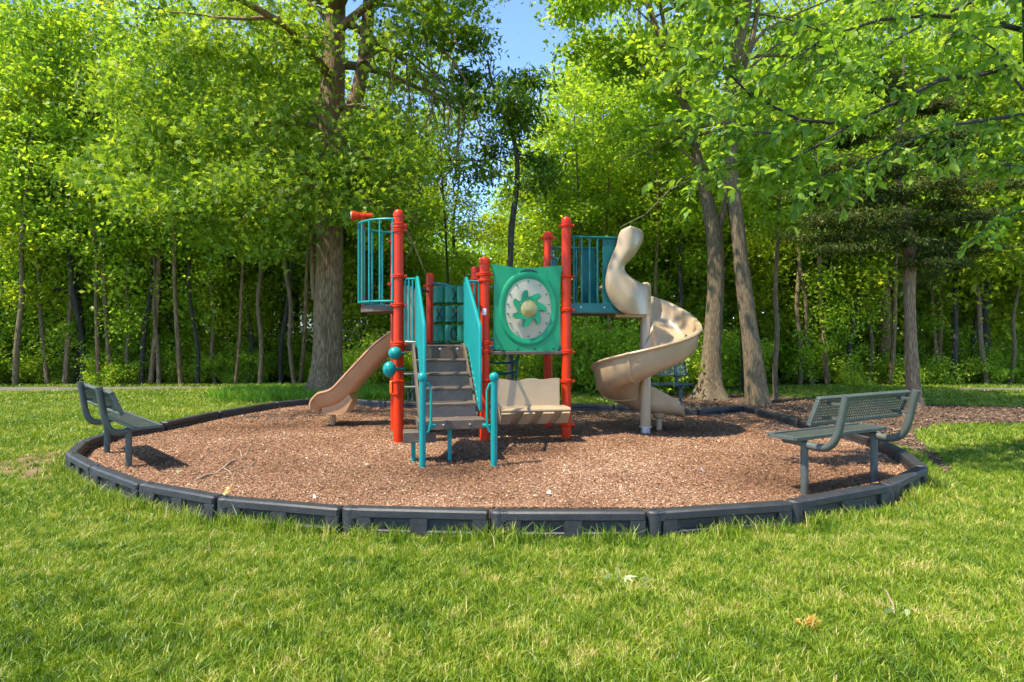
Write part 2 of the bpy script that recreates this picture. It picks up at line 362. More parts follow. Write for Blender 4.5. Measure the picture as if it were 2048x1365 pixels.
# ---------------------------------------------------------------- trees
def grow_limbs(rng, path, radii, z0, n, reach, rise=0.25, droop=0.5, subs=5, sublen=0.42, top=1.0, phi0=0.0, bias=None, thick=0.42):
    """limbs off a trunk path; returns list of (polyline, radii) and cluster points (with weight)"""
    P = [Vector(p) for p in path]; L = []; tips = []
    zs = [p.z for p in P]; z1 = zs[-1]
    for i in range(n):
        f = (i+0.5)/n; z = z0+(z1-z0)*(f**0.9)*top
        j = max(0, min(len(P)-2, next((q for q in range(len(P)-1) if zs[q+1] >= z), len(P)-2)))
        tt = (z-zs[j])/max(1e-6, zs[j+1]-zs[j]); b = P[j].lerp(P[j+1], max(0, min(1, tt))); rr = radii[j]+(radii[j+1]-radii[j])*tt
        phi = phi0+i*2.399+rng.uniform(-.4, .4)
        ln = reach(f, phi)*rng.uniform(.75, 1.1)
        if ln < 0.2: continue
        d = Vector((math.cos(phi), math.sin(phi), rise+0.7*f)).normalized()
        if bias: d = (d+Vector(bias)*0.3).normalized()
        pts = [b]; cur = b.copy(); m = 7
        for q in range(m):
            d = (d+Vector((rng.normal()*.16, rng.normal()*.16, rng.normal()*.10-droop*0.16))).normalized()
            cur = cur+d*(ln/m); pts.append(cur.copy())
        r0 = min(rr*thick, 0.02+ln*0.022); L.append((pts, [max(0.006, r0*(1-q/(m+.6))) for q in range(m+1)]))
        for s_ in range(subs):
            q = 2+(m-2)*(s_+rng.uniform(0, 1))/subs; qi = min(m-1, int(q)); b2 = pts[qi].lerp(pts[qi+1], q-qi)
            dd = (pts[qi+1]-pts[qi]).normalized(); side = dd.cross(Vector((0, 0, 1)))
            sg = 1 if s_ % 2 else -1
            d2 = (dd*0.75+side*sg*rng.uniform(.5, 1.1)+Vector((0, 0, rng.uniform(-.25, .35)))).normalized()
            l2 = ln*sublen*rng.uniform(.5, 1.1)*(1.15-q/m*0.5); c2 = b2.copy(); p2 = [b2]
            for w in range(4):
                d2 = (d2+Vector((rng.normal()*.2, rng.normal()*.2, rng.normal()*.12-droop*0.14))).normalized(); c2 = c2+d2*(l2/4); p2.append(c2.copy())
            rs0 = r0*(1-qi/(m+.6))*0.55; L.append((p2, [max(0.004, rs0*(1-w/4.6)) for w in range(5)]))
            for w in (1, 2, 3, 4): tips.append((p2[w], (p2[w]-p2[w-1]).normalized()))
        tips.append((pts[-1], d)); tips.append((pts[-2], d)); tips.append((pts[-3], d))
    return L, tips

def tree_wood(path, radii, limbs, mat, root, org, sides=12, flare=0.0, rough=0.04, rng=RNG, name='trunk', extra=None):
    mb = MB(); P = [Vector(p) for p in path]
    # resample the trunk and roughen its outline
    pts = []; rs = []
    for i in range(len(P)-1):
        k = max(2, int((P[i+1]-P[i]).length/0.35))
        for q in range(k):
            t = q/k
            p0 = P[max(i-1, 0)]; p3 = P[min(i+2, len(P)-1)]
            cr = 0.5*((2*P[i])+(P[i+1]-p0)*t+(2*p0-5*P[i]+4*P[i+1]-p3)*t*t+(3*P[i]-p0-3*P[i+1]+p3)*t*t*t)
            pts.append(cr); rs.append(radii[i]+(radii[i+1]-radii[i])*t)
    pts.append(P[-1]); rs.append(radii[-1])
    z0 = P[0].z
    n0 = len(mb.v); mb.tube(pts, rs, sides)
    ph = rng.uniform(0, 6)
    for i, p in enumerate(pts):
        h = p.z-z0; fl = flare*math.exp(-h/0.35)
        for k in range(sides):
            v = Vector(mb.v[n0+i*sides+k]); dv = v-p; a = math.atan2(dv.y, dv.x)
            g = 1+rough*math.sin(5*a+ph+h*0.7)+rough*.7*math.sin(9*a-ph+h*1.9)+fl*(1+0.6*math.sin(5*a+ph))+rng.normal()*rough*0.25
            w = p+dv*g; mb.v[n0+i*sides+k] = (w.x, w.y, v.z if h < .6 else w.z)
    for pl, pr in limbs: mb.tube(pl, pr, 6 if pr[0] > 0.03 else 4, cap=False)
    if extra:
        for pl, pr in extra: mb.tube(pl, pr, 8, cap=False)
    return mb.build(name, mat, root, org, 60)

def cluster_leaves(rng, tips, per, rad, flat=0.45):
    T = np.array([list(t[0]) for t in tips]); nT = len(T)
    idx = rng.integers(0, nT, int(per*nT)) if per*nT > nT else np.arange(nT)
    # uneven: some clusters carry far more leaves
    w = rng.gamma(1.2, 1.0, nT)+0.12; w /= w.sum(); idx = rng.choice(nT, int(per*nT), p=w)
    off = rng.normal(size=(len(idx), 3))*rad; off[:, 2] *= flat
    ct = rng.uniform(-.22, .22, nT)
    return T[idx]+off, ct[idx]

def make_tree(name, label, cat, group, base, path, radii, wood, leafm, z0, n, reach, per, rad, lsize, templ, rng, **kw):
    """one tree: Empty > trunk (with its limbs), crown"""
    b = Vector(base); root = empty(name, b, label, cat, group)
    gk = {k: kw[k] for k in ('rise', 'droop', 'subs', 'sublen', 'top', 'bias', 'phi0', 'thick') if k in kw}
    L, tips = grow_limbs(rng, path, radii, z0, n, reach, **gk)
    tree_wood(path, radii, L, wood, root, b, kw.get('sides', 12), kw.get('flare', 0.0), kw.get('rough', .04), rng, extra=kw.get('extra'))
    if kw.get('more'): tips += kw['more']
    if kw.get('keep'): tips = [t for t in tips if kw['keep'](t[0])]
    P, ct = cluster_leaves(rng, tips, per, rad, kw.get('flat', .45))
    sz = lsize*rng.uniform(.6, 1.25, len(P)); tint = np.clip(kw.get('tint', .48)+ct+rng.normal(size=len(P))*.16, 0, 1)
    leaves('crown', P-np.array(b), sz, tint, leafm, root, templ, kw.get('up', .9), kw.get('ldroop', .25), rng=rng)
    return root

# ---------------------------------------------------------------- ground
MZ = 0.06
ring_px = [(142, 905), (190, 930), (287, 965), (440, 992), (687, 1013), (981, 1020), (1293, 1020), (1579, 1001), (1769, 967), (1844, 932),
           (1806, 901), (1758, 878), (1700, 862), (1634, 849), (1600, 839), (1490, 810), (1396, 818), (1312, 815), (1230, 810), (1130, 807), (1030, 806), (930, 806),
           (850, 805), (773, 803), (697, 797), (620, 797), (550, 804), (434, 823), (327, 845), (227, 861), (167, 882)]
RT = 0.20
RING = [gr(x, y, RT) for x, y in ring_px]
ringA = np.array([[p.x, p.y] for p in RING])
def inside(poly, P):
    x, y = P[:, 0], P[:, 1]; r = np.zeros(len(P), bool); n = len(poly)
    for i in range(n):
        x0, y0 = poly[i]; x1, y1 = poly[(i+1) % n]
        c = (y0 > y) != (y1 > y)
        with np.errstate(divide='ignore', invalid='ignore'):
            t = (x1-x0)*(y-y0)/(y1-y0)+x0
        r ^= c & (x < t)
    return r
def offset_poly(poly, d):
    c = poly.mean(0); v = poly-c; L = np.linalg.norm(v, axis=1, keepdims=True); return c+v*(1+d/L)

def sheet(name, mat, pts, z, kind='structure', label=None, cat=None, n=None):
    me = bpy.data.meshes.new(name); me.from_pydata([(x, y, z) for x, y in pts], [], [tuple(range(len(pts)))]); me.update()
    me.materials.append(mat); o = bpy.data.objects.new(name, me); C.objects.link(o); return tag(o, label, cat, None, kind)

sheet('ground', M['lawn'], [(-260, -60), (260, -60), (260, 400), (-260, 400)], 0.0)
edge = [(-70, 19.6), (-14, 19.5), (-6, 19.9), (-2, 20.2), (3, 19.6), (8, 19.2), (14, 19.8), (22, 20.6), (70, 21)]
wood_edge = lambda x: np.interp(x, [e[0] for e in edge], [e[1] for e in edge])
sheet('woodland_floor', M['woodfloor'], edge+[(120, 160), (-120, 160)], 0.008)
sheet('path', M['asphalt'], [(-40, 17.0), (-13, 17.3), (-9.6, 18.0), (-7.6, 18.5), (-7.4, 18.9), (-9.6, 19.2), (-13, 19.0), (-40, 18.9)], 0.004)
sheet('footpath', M['asphalt'], [(12.2, 17.6), (18, 17.2), (40, 16.6), (40, 18.3), (18, 18.7), (12.7, 18.7)], 0.004)
old_poly = np.array([[3.5, 12.2], [4.3, 11.0], [5.2, 9.6], [5.2, 8.2], [4.6, 6.9], [5.0, 7.4], [5.45, 8.5], [6.2, 10.1], [7.2, 10.9], [14, 11.1], [16.5, 12.2], [12, 13.2], [9.0, 13.9],
                     [7.6, 15.0], [5.9, 16.3], [3.8, 16.6], [2.6, 15.2], [2.4, 13.6]])
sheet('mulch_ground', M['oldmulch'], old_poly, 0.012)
mb_poly = offset_poly(ringA, -0.06)
sheet('mulch_bed', M['mulchg'], mb_poly, MZ)
bare = np.array([[-6.15, 8.2], [-5.8, 8.5], [-5.5, 8.3], [-5.15, 7.6], [-4.95, 7.0], [-4.75, 6.75], [-5.1, 6.75], [-5.45, 6.95], [-5.8, 7.3], [-6.1, 7.7]])
sheet('bare_soil', M['soil'], bare, 0.004)

# ---- value noise for uneven growth
def vnoise(P, f, seed):
    r = np.random.default_rng(seed); s = np.zeros(len(P))
    for k in range(7):
        a = r.uniform(0, 2*PI); w = f*r.uniform(.6, 1.7); ph = r.uniform(0, 6)
        s += np.sin((P[:, 0]*math.cos(a)+P[:, 1]*math.sin(a))*w+ph+1.3*np.sin((P[:, 1]*math.cos(a)-P[:, 0]*math.sin(a))*w*.7+ph*2))
    return s/7
def grass_pts(n, y0, y1, seed, power=1.0):
    r = np.random.default_rng(seed)
    u = r.uniform(0, 1, n); Y = y0+(y1-y0)*u**power; half = Y*0.80+2.2
    X = r.uniform(-1, 1, n)*half
    return np.stack([X, Y], 1), r
ring_out = offset_poly(ringA, 0.075)
def grass_ok(P):
    ok = ~inside(ring_out, P) & ~inside(old_poly+0.0, P+0.12*np.stack([vnoise(P, 9, 3), vnoise(P, 9, 4)], 1))
    ok &= ~(inside(bare, P) & (vnoise(P, 60, 9)+vnoise(P, 20, 8) > -0.15))
    pth = inside(np.array([(-40, 17.0), (-13, 17.3), (-9.6, 18.0), (-7.6, 18.5), (-7.4, 18.9), (-9.6, 19.2), (-13, 19.0), (-40, 18.9)]), P)
    pth2 = inside(np.array([(12.2, 17.6), (18, 17.2), (40, 16.6), (40, 18.3), (18, 18.7), (12.7, 18.7)]), P)
    return ok & ~pth & ~pth2 & (P[:, 1] < wood_edge(P[:, 0]))
def blades(name, P, r, h, w, matl, z0=0.0, lean=0.55, two=True, kind='stuff', label=None, cat='grass', tshift=0.0):
    n = len(P)
    a = r.uniform(0, 2*PI, n)+2.2*vnoise(P, 3.0, 21); lean_ = np.abs(r.normal(size=n))*lean
    dirv = np.stack([np.cos(a), np.sin(a)], 1); side = np.stack([-np.sin(a), np.cos(a)], 1)
    ps = r.uniform(0, PI, n); side = np.stack([np.cos(ps), np.sin(ps)], 1)*w[:, None]*.5
    cl = vnoise(P, 9, 33)*.18+vnoise(P, 24, 34)*.3+vnoise(P, 50, 35)*.25; H = h*(1+cl)
    b = np.concatenate([P, np.full((n, 1), z0)], 1)
    def pt(f, lf, wf, sg):
        o = b.copy(); o[:, :2] += dirv*(lean_*H*lf)[:, None]+side*sg*wf; o[:, 2] += H*f; return o
    T = np.clip(0.46+tshift+0.22*vnoise(P, 1.7, 41)+0.26*vnoise(P, 8.5, 42)+0.30*vnoise(P, 21, 43)+0.34*vnoise(P, 48, 44)+r.normal(size=n)*.19+(r.uniform(size=n) > .965)*.4, 0, 1)
    if two:
        V = np.stack([pt(0, 0, 1, -1), pt(0, 0, 1, 1), pt(.55, .3, .85, 1), pt(.55, .3, .85, -1), pt(.9, 1.0, .12, 1), pt(.9, 1.0, .12, -1)], 1)
        F0 = np.array([[0, 1, 2, 3], [3, 2, 4, 5]]); k = 6
    else:
        V = np.stack([pt(0, 0, 1, -1), pt(0, 0, 1, 1), pt(.95, .8, .25, 1), pt(.95, .8, .25, -1)], 1); F0 = np.array([[0, 1, 2, 3]]); k = 4
    Fc = (F0[None]+(np.arange(n)*k)[:, None, None]).reshape(-1, 4)
    o = np_mesh(name, V.reshape(-1, 3), Fc, matl, None, np.repeat(T, k))
    return tag(o, label, cat, None, kind)
GP = []; GH = []; GW = []
for (n, y0, y1, h, w, sd) in ((420000, 1.9, 5.2, .042, .0050, 1), (290000, 5.2, 9.0, .046, .0072, 2), (180000, 9.0, 14.5, .065, .013, 3), (115000, 14.5, 20.6, .075, .021, 4)):
    P, r = grass_pts(n, y0, y1, 100+sd)
    k = grass_ok(P); P = P[k]; GP.append(P); GH.append(h*r.uniform(.55, 1.25, len(P))); GW.append(w*r.uniform(.6, 1.3, len(P)))
P = np.concatenate(GP); H = np.concatenate(GH); W = np.concatenate(GW); r = np.random.default_rng(5)
blades('grass', P, r, H, W, M['blade'], 0.0, .75, label='sunny mown green lawn with straw coloured patches around the play area')
# taller fringe along the outside of the border and long grass beside the oak
fr = []
for i in range(len(RING)):
    a, b = ringA[i], ringA[(i+1) % len(RING)]; L = np.linalg.norm(b-a); nn = int(L*850)
    t = r.uniform(0, 1, nn)[:, None]; nrm = np.array([(b-a)[1], -(b-a)[0]])/L
    if np.dot(nrm, (a+b)/2-ringA.mean(0)) < 0: nrm = -nrm
    fr.append(a+(b-a)*t+nrm*(0.085+np.abs(r.normal(size=(nn, 1)))*.09))
fr = np.concatenate(fr); fr = fr[grass_ok(fr) & (vnoise(fr, 5, 77)+vnoise(fr, 14, 78) > -0.15)]
blades('tall_grass_fringe', fr, r, r.uniform(.045, .15, len(fr)), r.uniform(.004, .008, len(fr))*np.clip(fr[:, 1]/6, 1, 2.5), M['blade'], 0.0, .5, label='uncut grass blades growing up against the black border')
nl = 26000; LP_ = np.stack([r.uniform(-7.2, -1.2, nl), r.uniform(14.2, 17.6, nl)], 1)
c_ = LP_-np.array([-4.7, 15.9]); LP_ = LP_[(c_[:, 0]/2.9)**2+(c_[:, 1]/1.4)**2 < 1+0.3*vnoise(LP_, 3, 5)]
blades('long_grass', LP_, r, r.uniform(.14, .30, len(LP_)), r.uniform(.016, .028, len(LP_)), M['blade_long'], 0.0, .55, label='mound of long bright green grass around the foot of the big oak')
# wood chips lying in the bed and under the right hand trees
def chips(name, P, z, size, matl, r, label, amp):
    n = len(P); a = r.uniform(0, 2*PI, n); L = size*r.uniform(.5, 1.5, n); Wd = L*r.uniform(.22, .5, n)
    d = np.stack([np.cos(a), np.sin(a), r.normal(size=n)*.28], 1); s = np.stack([-np.sin(a), np.cos(a), r.normal(size=n)*.45], 1)
    o = np.concatenate([P, (z+r.uniform(0.004, amp, n))[:, None]], 1)
    th = np.zeros((n, 3)); th[:, 2] = Wd*.35
    Vv = np.stack([o-d*L[:, None]/2-s*Wd[:, None]/2, o+d*L[:, None]/2-s*Wd[:, None]/2*.7, o+d*L[:, None]/2+s*Wd[:, None]/2*.7, o-d*L[:, None]/2+s*Wd[:, None]/2,
                   o-d*L[:, None]*.4+th, o+d*L[:, None]*.4+th], 1)
    F0 = np.array([[0, 1, 5, 4], [3, 4, 5, 2]]); Fc = (F0[None]+(np.arange(n)*6)[:, None, None]).reshape(-1, 4)
    worn = sum(.34*np.exp(-((P[:, 0]-x)**2+((P[:, 1]-y)*1.3)**2)/s**2) for x, y, s in ((-3.3, 10.3, .7), (2.7, 9.8, .7), (-.6, 6.9, .55), (.3, 8.1, .6), (2.6, 6.3, .7), (-4.1, 7.4, .5)))
    T = np.clip(0.52-worn+.26*vnoise(P, 1.3, 51)+.12*vnoise(P, 5, 52)+r.normal(size=n)*.20, 0, 1)
    return tag(np_mesh(name, Vv.reshape(-1, 3), Fc, matl, None, np.repeat(T, 6)), label, 'mulch', None, 'stuff')
r = np.random.default_rng(11)
n = 560000; u = r.uniform(0, 1, n)**1.5; CP = np.stack([r.uniform(-5.6, 5.4, n), 5.4+8.4*u], 1); CP = CP[inside(mb_poly, CP)]
chips('wood_chip_mulch', CP, MZ, 0.0145*(0.6+CP[:, 1]*.085), M['chips'], r, 'reddish brown wood chip mulch filling the play area', .022)
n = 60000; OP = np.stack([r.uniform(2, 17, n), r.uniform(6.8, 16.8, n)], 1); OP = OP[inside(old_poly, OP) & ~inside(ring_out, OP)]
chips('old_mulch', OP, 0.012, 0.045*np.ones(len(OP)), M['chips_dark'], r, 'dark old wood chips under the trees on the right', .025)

# ---------------------------------------------------------------- border timbers
def zone(x):
    return x
names_b = {}
ring_lab = ['short border timber at the leftmost corner of the ring', 'border timber second along from the leftmost corner', 'border timber curving in front of the left bench', 'border timber with a dry leaf against it at front left',
            'front border timber with two slots, left of the staircase', 'front border timber with two slots in line with the green wheel panel', 'front border timber with two slots in line with the spiral slide',
            'front border timber beside the right bench near leg', 'border timber just beyond the near leg of the right bench', 'striped shadowed border timber at the rightmost corner', 'short border timber behind the right bench far leg',
            'border timber behind the right bench seat', 'border timber glimpsed past the right bench', 'short weathered border timber at the end of the leaning tree row', 'long black border timber slanting down from the leaning tree',
            'black border timber rising to the peak by the leaning tree', 'black border timber behind the spiral slide exit', 'black border timber behind the spiral slide post', 'black border timber behind the spiral slide coil',
            'black border timber behind the gap right of the red posts', 'black border timber behind the tan bench panel', 'black border timber behind the staircase foot', 'black border timber behind the left stair rail', 'black border timber under the picnic table',
            'black border timber behind the straight slide', 'black border timber at the end of the straight slide', 'black border timber left of the straight slide exit', 'brown faded border timber right of the left bench',
            'brown faded border timber behind the left bench seat', 'faded border timber between the left bench legs', 'border timber behind the left bench far leg']
cen = Vector((ringA.mean(0)[0], ringA.mean(0)[1], 0))
for i in range(len(RING)):
    a, b = RING[i], RING[(i+1) % len(RING)]; a = Vector((a.x, a.y, 0)); b = Vector((b.x, b.y, 0))
    L = (b-a).length; d = (b-a)/L; nrm = Vector((d.y, -d.x, 0))
    if nrm.dot((a+b)/2-cen) < 0: nrm = -nrm
    rot = math.atan2(d.y, d.x); base = (a+b)/2
    root = empty('border_timber', (base.x, base.y, 0), ring_lab[i], 'border timber', 'black plastic timbers edging the play area', rot)
    s = 1 if Vector((-d.y, d.x, 0)).dot(nrm) > 0 else -1          # local +y times s points outwards
    h = L/2-0.012; o = s*0.05; mb = MB(); dz = random.uniform(-.006, .006)
    mb.box(-h+.10, h, -.058, .058, .125+dz, RT+dz, .014)            # upper rail
    mb.box(-h+.10, h, -.055+(.03 if s < 0 else 0), .055-(.03 if s > 0 else 0), -.08, .126, 0)  # web set back from the outer face
    y0, y1 = (.022, .056) if s > 0 else (-.056, -.022)
    mb.box(-h+.10, h, y0, y1, -.08, .045, .008)                     # lower rail
    for c in ((-h+.16, .06), (0.03, .07), (h-.06, .06)):
        mb.box(c[0]-c[1], c[0]+c[1], y0-.001 if s > 0 else y0, y1 if s > 0 else y1+.001, .03, .14, .01)
    mb.build('rail', M['border'], root)
    # rounded overlapping end with its stake
    jb = MB(); jb.lathe((-h+.045, 0, 0), [(.060, -.08), (.062, .115), (.062, RT-.012+dz), (.050, RT+.001+dz), (.03, RT+.002+dz)], 18); jb.box(-h+.045, -h+.13, -.056, .056, .117, RT-.003+dz, .008)
    jb.build('end_lug', M['border'], root)
    st = MB(); st.lathe((-h+.045, 0, 0), [(.016, RT-.01), (.016, RT+.007), (.010, RT+.011)], 10); st.build('stake', M['border'], root)

# ---------------------------------------------------------------- the play structure
TH = math.radians(9.5); U = Vector((math.cos(TH), math.sin(TH), 0)); Vd = Vector((-math.sin(TH), math.cos(TH), 0)); ZU = Vector((0, 0, 1))
PA = Vector((-1.52, 8.71, 0))
def F(a, b, z): return PA+U*a+Vd*b+ZU*z
def PF(px, py, b=0.0):
    """the point of the vertical plane b=const that the photo shows at px,py"""
    o = PA+Vd*b; k = (px-CX)/FPX
    a = (k*o.y-o.x)/(U.x-k*U.y); Y = o.y+a*U.y
    return F(a, b, CAMZ-(py-HZ)/FPX*Y)
PS_ORG = Vector((-0.4, 9.3, MZ))
ps = empty('play_structure', PS_ORG, 'red, teal and tan playground climber with stairs, two slides and a green wheel panel', 'play structure')
def part(mb, name, mat, parent=ps, smooth=38, label=None):
    o = mb.build(name, mat, parent, PS_ORG, smooth)
    if label: o['label'] = label
    return o
PR = 0.068
def post(p, top, collars, label=None, r=PR):
    mb = MB(); mb.lathe((p[0], p[1], 0), [(r, -.02), (r, top-.10), (r*1.06, top-.095), (r*1.06, top-.06), (r*.95, top-.03), (r*.72, top-.008), (r*.3, top)], 24)
    o = part(mb, 'post', M['red'], label=label)
    for z, hh in collars:
        c = MB(); c.lathe((p[0], p[1], z), [(r+.001, -hh/2-.012), (r+.016, -hh/2-.006), (r+.018, -hh/2+.006), (r+.010, -hh/2+.012), (r+.010, hh/2-.012), (r+.018, hh/2-.006), (r+.016, hh/2+.006), (r+.001, hh/2+.012)], 24)
        c.obox((p[0]+r+.025, p[1]-.01, z), (.022, 0, 0), (0, .012, 0), (0, 0, hh/2+.004), .004)
        c.obox((p[0]-r-.025, p[1]+.01, z), (.022, 0, 0), (0, .012, 0), (0, 0, hh/2+.004), .004)
        c.lathe((p[0]+r+.028, p[1]-.03, z), [(.009, 0), (.009, .016), (.004, .02)], 8, (0, -1, 0))
        cc = c.build('clamp', M['red'], o, PS_ORG)
    return o
zz = lambda py, Y: CAMZ-(py-HZ)/FPX*Y
A, Cc, D = F(0, 0, 0), F(1.16, 0, 0), F(2.31, 0, 0)
A2 = Vector((-1.775, 9.86, 0)); C2 = F(1.16, 1.15, 0); D2 = F(2.31, 1.15, 0); B = Vector((-1.36, 10.8, 0))
post(A, zz(420, 8.71), [(zz(452, 8.71), .05), (zz(462, 8.71), .03), (zz(553, 8.71), .03), (zz(611, 8.71), .03), (zz(688, 8.71), .04), (zz(704, 8.71), .02)])
post(A2, zz(470, 9.86), [(zz(482, 9.8), .03), (zz(568, 9.8), .03), (zz(620, 9.8), .03)])
post(Cc, zz(514, 8.9), [(zz(549, 8.9), .03), (zz(562, 8.9), .02), (zz(686, 8.9), .04), (zz(703, 8.9), .03), (zz(762, 8.9), .03)])
post(D, zz(434, 9.09), [(zz(452, 9.09), .02), (zz(554, 9.09), .02), (zz(620, 9.09), .03), (zz(704, 9.09), .03), (zz(762, 9.09), .03), (zz(850, 9.09), .03)])
post(C2, zz(533, 10.03), [(zz(560, 10), .03), (zz(690, 10), .03)])
post(D2, zz(463, 10.22), [(zz(476, 10.2), .03), (zz(620, 10.2), .03)])
post(B, zz(546, 10.8), [(zz(572, 10.8), .03), (zz(688, 10.8), .03)])
post(F(2.31+.93, 1.1, 0), 1.9, [(1.80, .03)], r=.05) if False else None
# sticker on the middle post
st = MB(); q = Cc+Vector((.0, -PR-.003, 0)); cz = zz(624, 8.83)
pts = []
for k in range(5):
    a = -PI/2+(-.5+k/4)*0.75; pts.append((math.cos(a)*(PR+.002), math.sin(a)*(PR+.002)))
vs = [(Cc.x+x, Cc.y+y, cz+h) for h in (-.045, .045) for x, y in pts]; st.add(vs, [(k, k+1, 6+k, 5+k) for k in range(4)])
part(st, 'sticker', M['white'])
# decks
DZ = 1.36; HZD = 1.945
def deck(outline, z, th, name='deck'):
    mb = MB(); mb.prism([Vector((p.x, p.y, z-th)) for p in outline], (0, 0, th)); return part(mb, name, M['brown'], smooth=0)
deck([F(.02, 0.02, 0), F(2.25, 0.02, 0), F(2.25, 1.13, 0), F(1.1, 1.13, 0), B+Vector((0.0, -.02, 0)), A2+Vector((.06, .0, 0))], DZ, .07)
deck([F(2.36, .0, 0), F(3.22, .02, 0), F(3.22, 1.12, 0), F(2.36, 1.14, 0)], HZD-.07, .06)
arc = [F(-.04, 0.02, 0)]+[F(-.03-.50*math.sin(t), .575-.56*math.cos(t), 0) for t in [PI*k/14 for k in range(1, 14)]]+[F(-.04, 1.13, 0)]
deck(arc, HZD-.03, .085, 'balcony_deck')
# ---- the round balcony rail with its vertical bars
cage = empty('balcony_rail', (0, 0, 0), None, None); cage.parent = ps
zt, zb = zz(449, 9.1), zz(606, 9.1)
mb = MB(); rr_ = [Vector((p.x, p.y, 0)) for p in [F(-.02, -.02, 0)]+[F(-.03-.53*math.sin(t), .575-.60*math.cos(t), 0) for t in [PI*k/18 for k in range(0, 19)]]+[F(-.02, 1.16, 0)]]
mb.tube([p+ZU*zt for p in rr_], .017, 8); mb.build('rail', M['teal'], cage, PS_ORG); MB().tube([p+ZU*zb for p in rr_], .017, 8).build('rail', M['teal'], cage, PS_ORG)
for k in range(10):
    t = PI*(0.03+0.94*k/9); p = F(-.03-.53*math.sin(t), .575-.60*math.cos(t), 0)
    MB().tube([p+ZU*zb, p+ZU*zt], .014, 8).build('bar', M['teal'], cage, PS_ORG)
# ---- telescope on its own stem
sc = empty('telescope', (0, 0, 0), None, None); sc.parent = ps
sp = F(-.50, .50, 0); tz = zz(432, sp.y)
MB().lathe((sp.x, sp.y, 0), [(.02, zb-.04), (.02, tz-.10), (.045, tz-.095), (.045, tz-.08), (.022, tz-.075), (.024, tz-.03)], 14).build('stem', M['red'], sc, PS_ORG)
ax = Vector((.97, .22, .03)).normalized(); o0 = Vector((sp.x, sp.y, tz))
MB().lathe(o0-ax*.155, [(.066, 0), (.070, .02), (.060, .05), (.050, .11), (.043, .12), (.043, .19), (.036, .20), (.034, .26), (.042, .265), (.042, .285), (.02, .288)], 20, ax).build('tube', M['red'], sc, PS_ORG, 18)
MB().lathe(o0-ax*.158, [(.052, -.004), (.056, .012)], 18, ax).build('lens', M['white'], sc, PS_ORG)
# ---- bongo balls on the front left post
for (px, py, Y, rx, rz) in ((790, 707, 8.55, .088, .088), (779, 739, 8.50, .088, .106)):
    c = at(px, py, Y); mb = MB(); mb.sphere(c, rx, rx, rz, 22); mb.lathe(c-Vector((.03, rx*.92, 0)), [(.012, -.02), (.010, .012), (.004, .016)], 8, (0, -1, 0)); bl = part(mb, 'ball', M['teal'])
    m2 = MB(); m2.tube([c+Vector((.02, .0, 0)), Vector((A.x+.04, A.y-PR-.005, c.z)), Vector((A.x+PR+.03, A.y-.03, c.z))], .014, 8); m2.lathe((A.x, A.y, c.z), [(PR+.001, -.022), (PR+.008, -.018), (PR+.008, .018), (PR+.001, .022)], 20)
    m2.build('bracket', M['teal'], bl, PS_ORG)
mb = MB(); zc = zz(775, 8.7); mb.lathe((A.x, A.y, zc), [(PR+.002, -.10), (PR+.02, -.092), (PR+.02, -.075), (PR+.006, -.07), (PR+.006, .07), (PR+.02, .075), (PR+.02, .092), (PR+.002, .10)], 24)
part(mb, 'sleeve', M['red'])
mb = MB(); mb.obox((A.x-.095, A.y, zc), (.018, 0, 0), (0, .05, 0), (0, 0, .085), .008); part(mb, 'grip_block', M['orange'])

# ---- stairs
SA = Vector((-.215, .976, 0)).normalized(); SU = Vector((SA.y, -SA.x, 0))       # SA climbs away from the viewer
S0R = Vector((-.375, 7.42, 0)); SW = .66
def S(x, y, z): return S0R-SU*x+SA*y+ZU*z            # x from the right edge leftwards, y along the climb
stairs = empty('staircase', (0, 0, 0), None, None); stairs.parent = ps
zs_ = [.56, .72, .88, 1.04, 1.20, 1.36]; ys_ = [0, .25, .50, .76, 1.02, 1.28]
mb = MB(); mb.obox(S(SW/2-.01, .08, .505), SU*(SW/2+.05), SA*.17, ZU*.055, .008); mb.build('bottom_landing', M['brown'], stairs, PS_ORG)
for i in range(5):
    y = ys_[i]+.18; wid = SW/2-.015
    last = i == 4
    MB().obox(S(SW/2, y+.008, (zs_[i]+zs_[i+1])/2-.008), SU*wid, SA*.006, ZU*((zs_[i+1]-zs_[i])/2-.010)).build('riser', M['brown'] if last else M['riser'], stairs, PS_ORG)
    if not last:
        t_ = MB(); t_.obox(S(SW/2, y+.12, zs_[i+1]-.014), SU*(wid+.003), SA*.14, ZU*.016, .007); t_.build('tread', M['brown'], stairs, PS_ORG)
mb = MB()
for x in (.0, SW):
    out = [S(x, .16, .45), S(x, .16, .60), S(x, 1.22, 1.40), S(x, 1.40, 1.40), S(x, 1.40, 1.28)]
    mb.prism([p-SU*.012 for p in out], SU*.024)
mb.build('stringer', M['brown'], stairs, PS_ORG, 0)
for x in (.09, .32, .56): MB().lathe(S(x, 1.18, 1.325), [(.018, 0), (.016, .012), (.006, .018)], 10, -SA).build('bolt', M['steel'], stairs, PS_ORG)
for x in (.12, .42): MB().lathe(S(x, -.09, .505), [(.013, 0), (.012, .008), (.005, .011)], 10, -SA).build('bolt', M['steel'], stairs, PS_ORG)
MB().tube([S(.33, .06, MZ-.02), S(.33, .06, .46)], .024, 10).build('leg', M['teal'], stairs, PS_ORG)
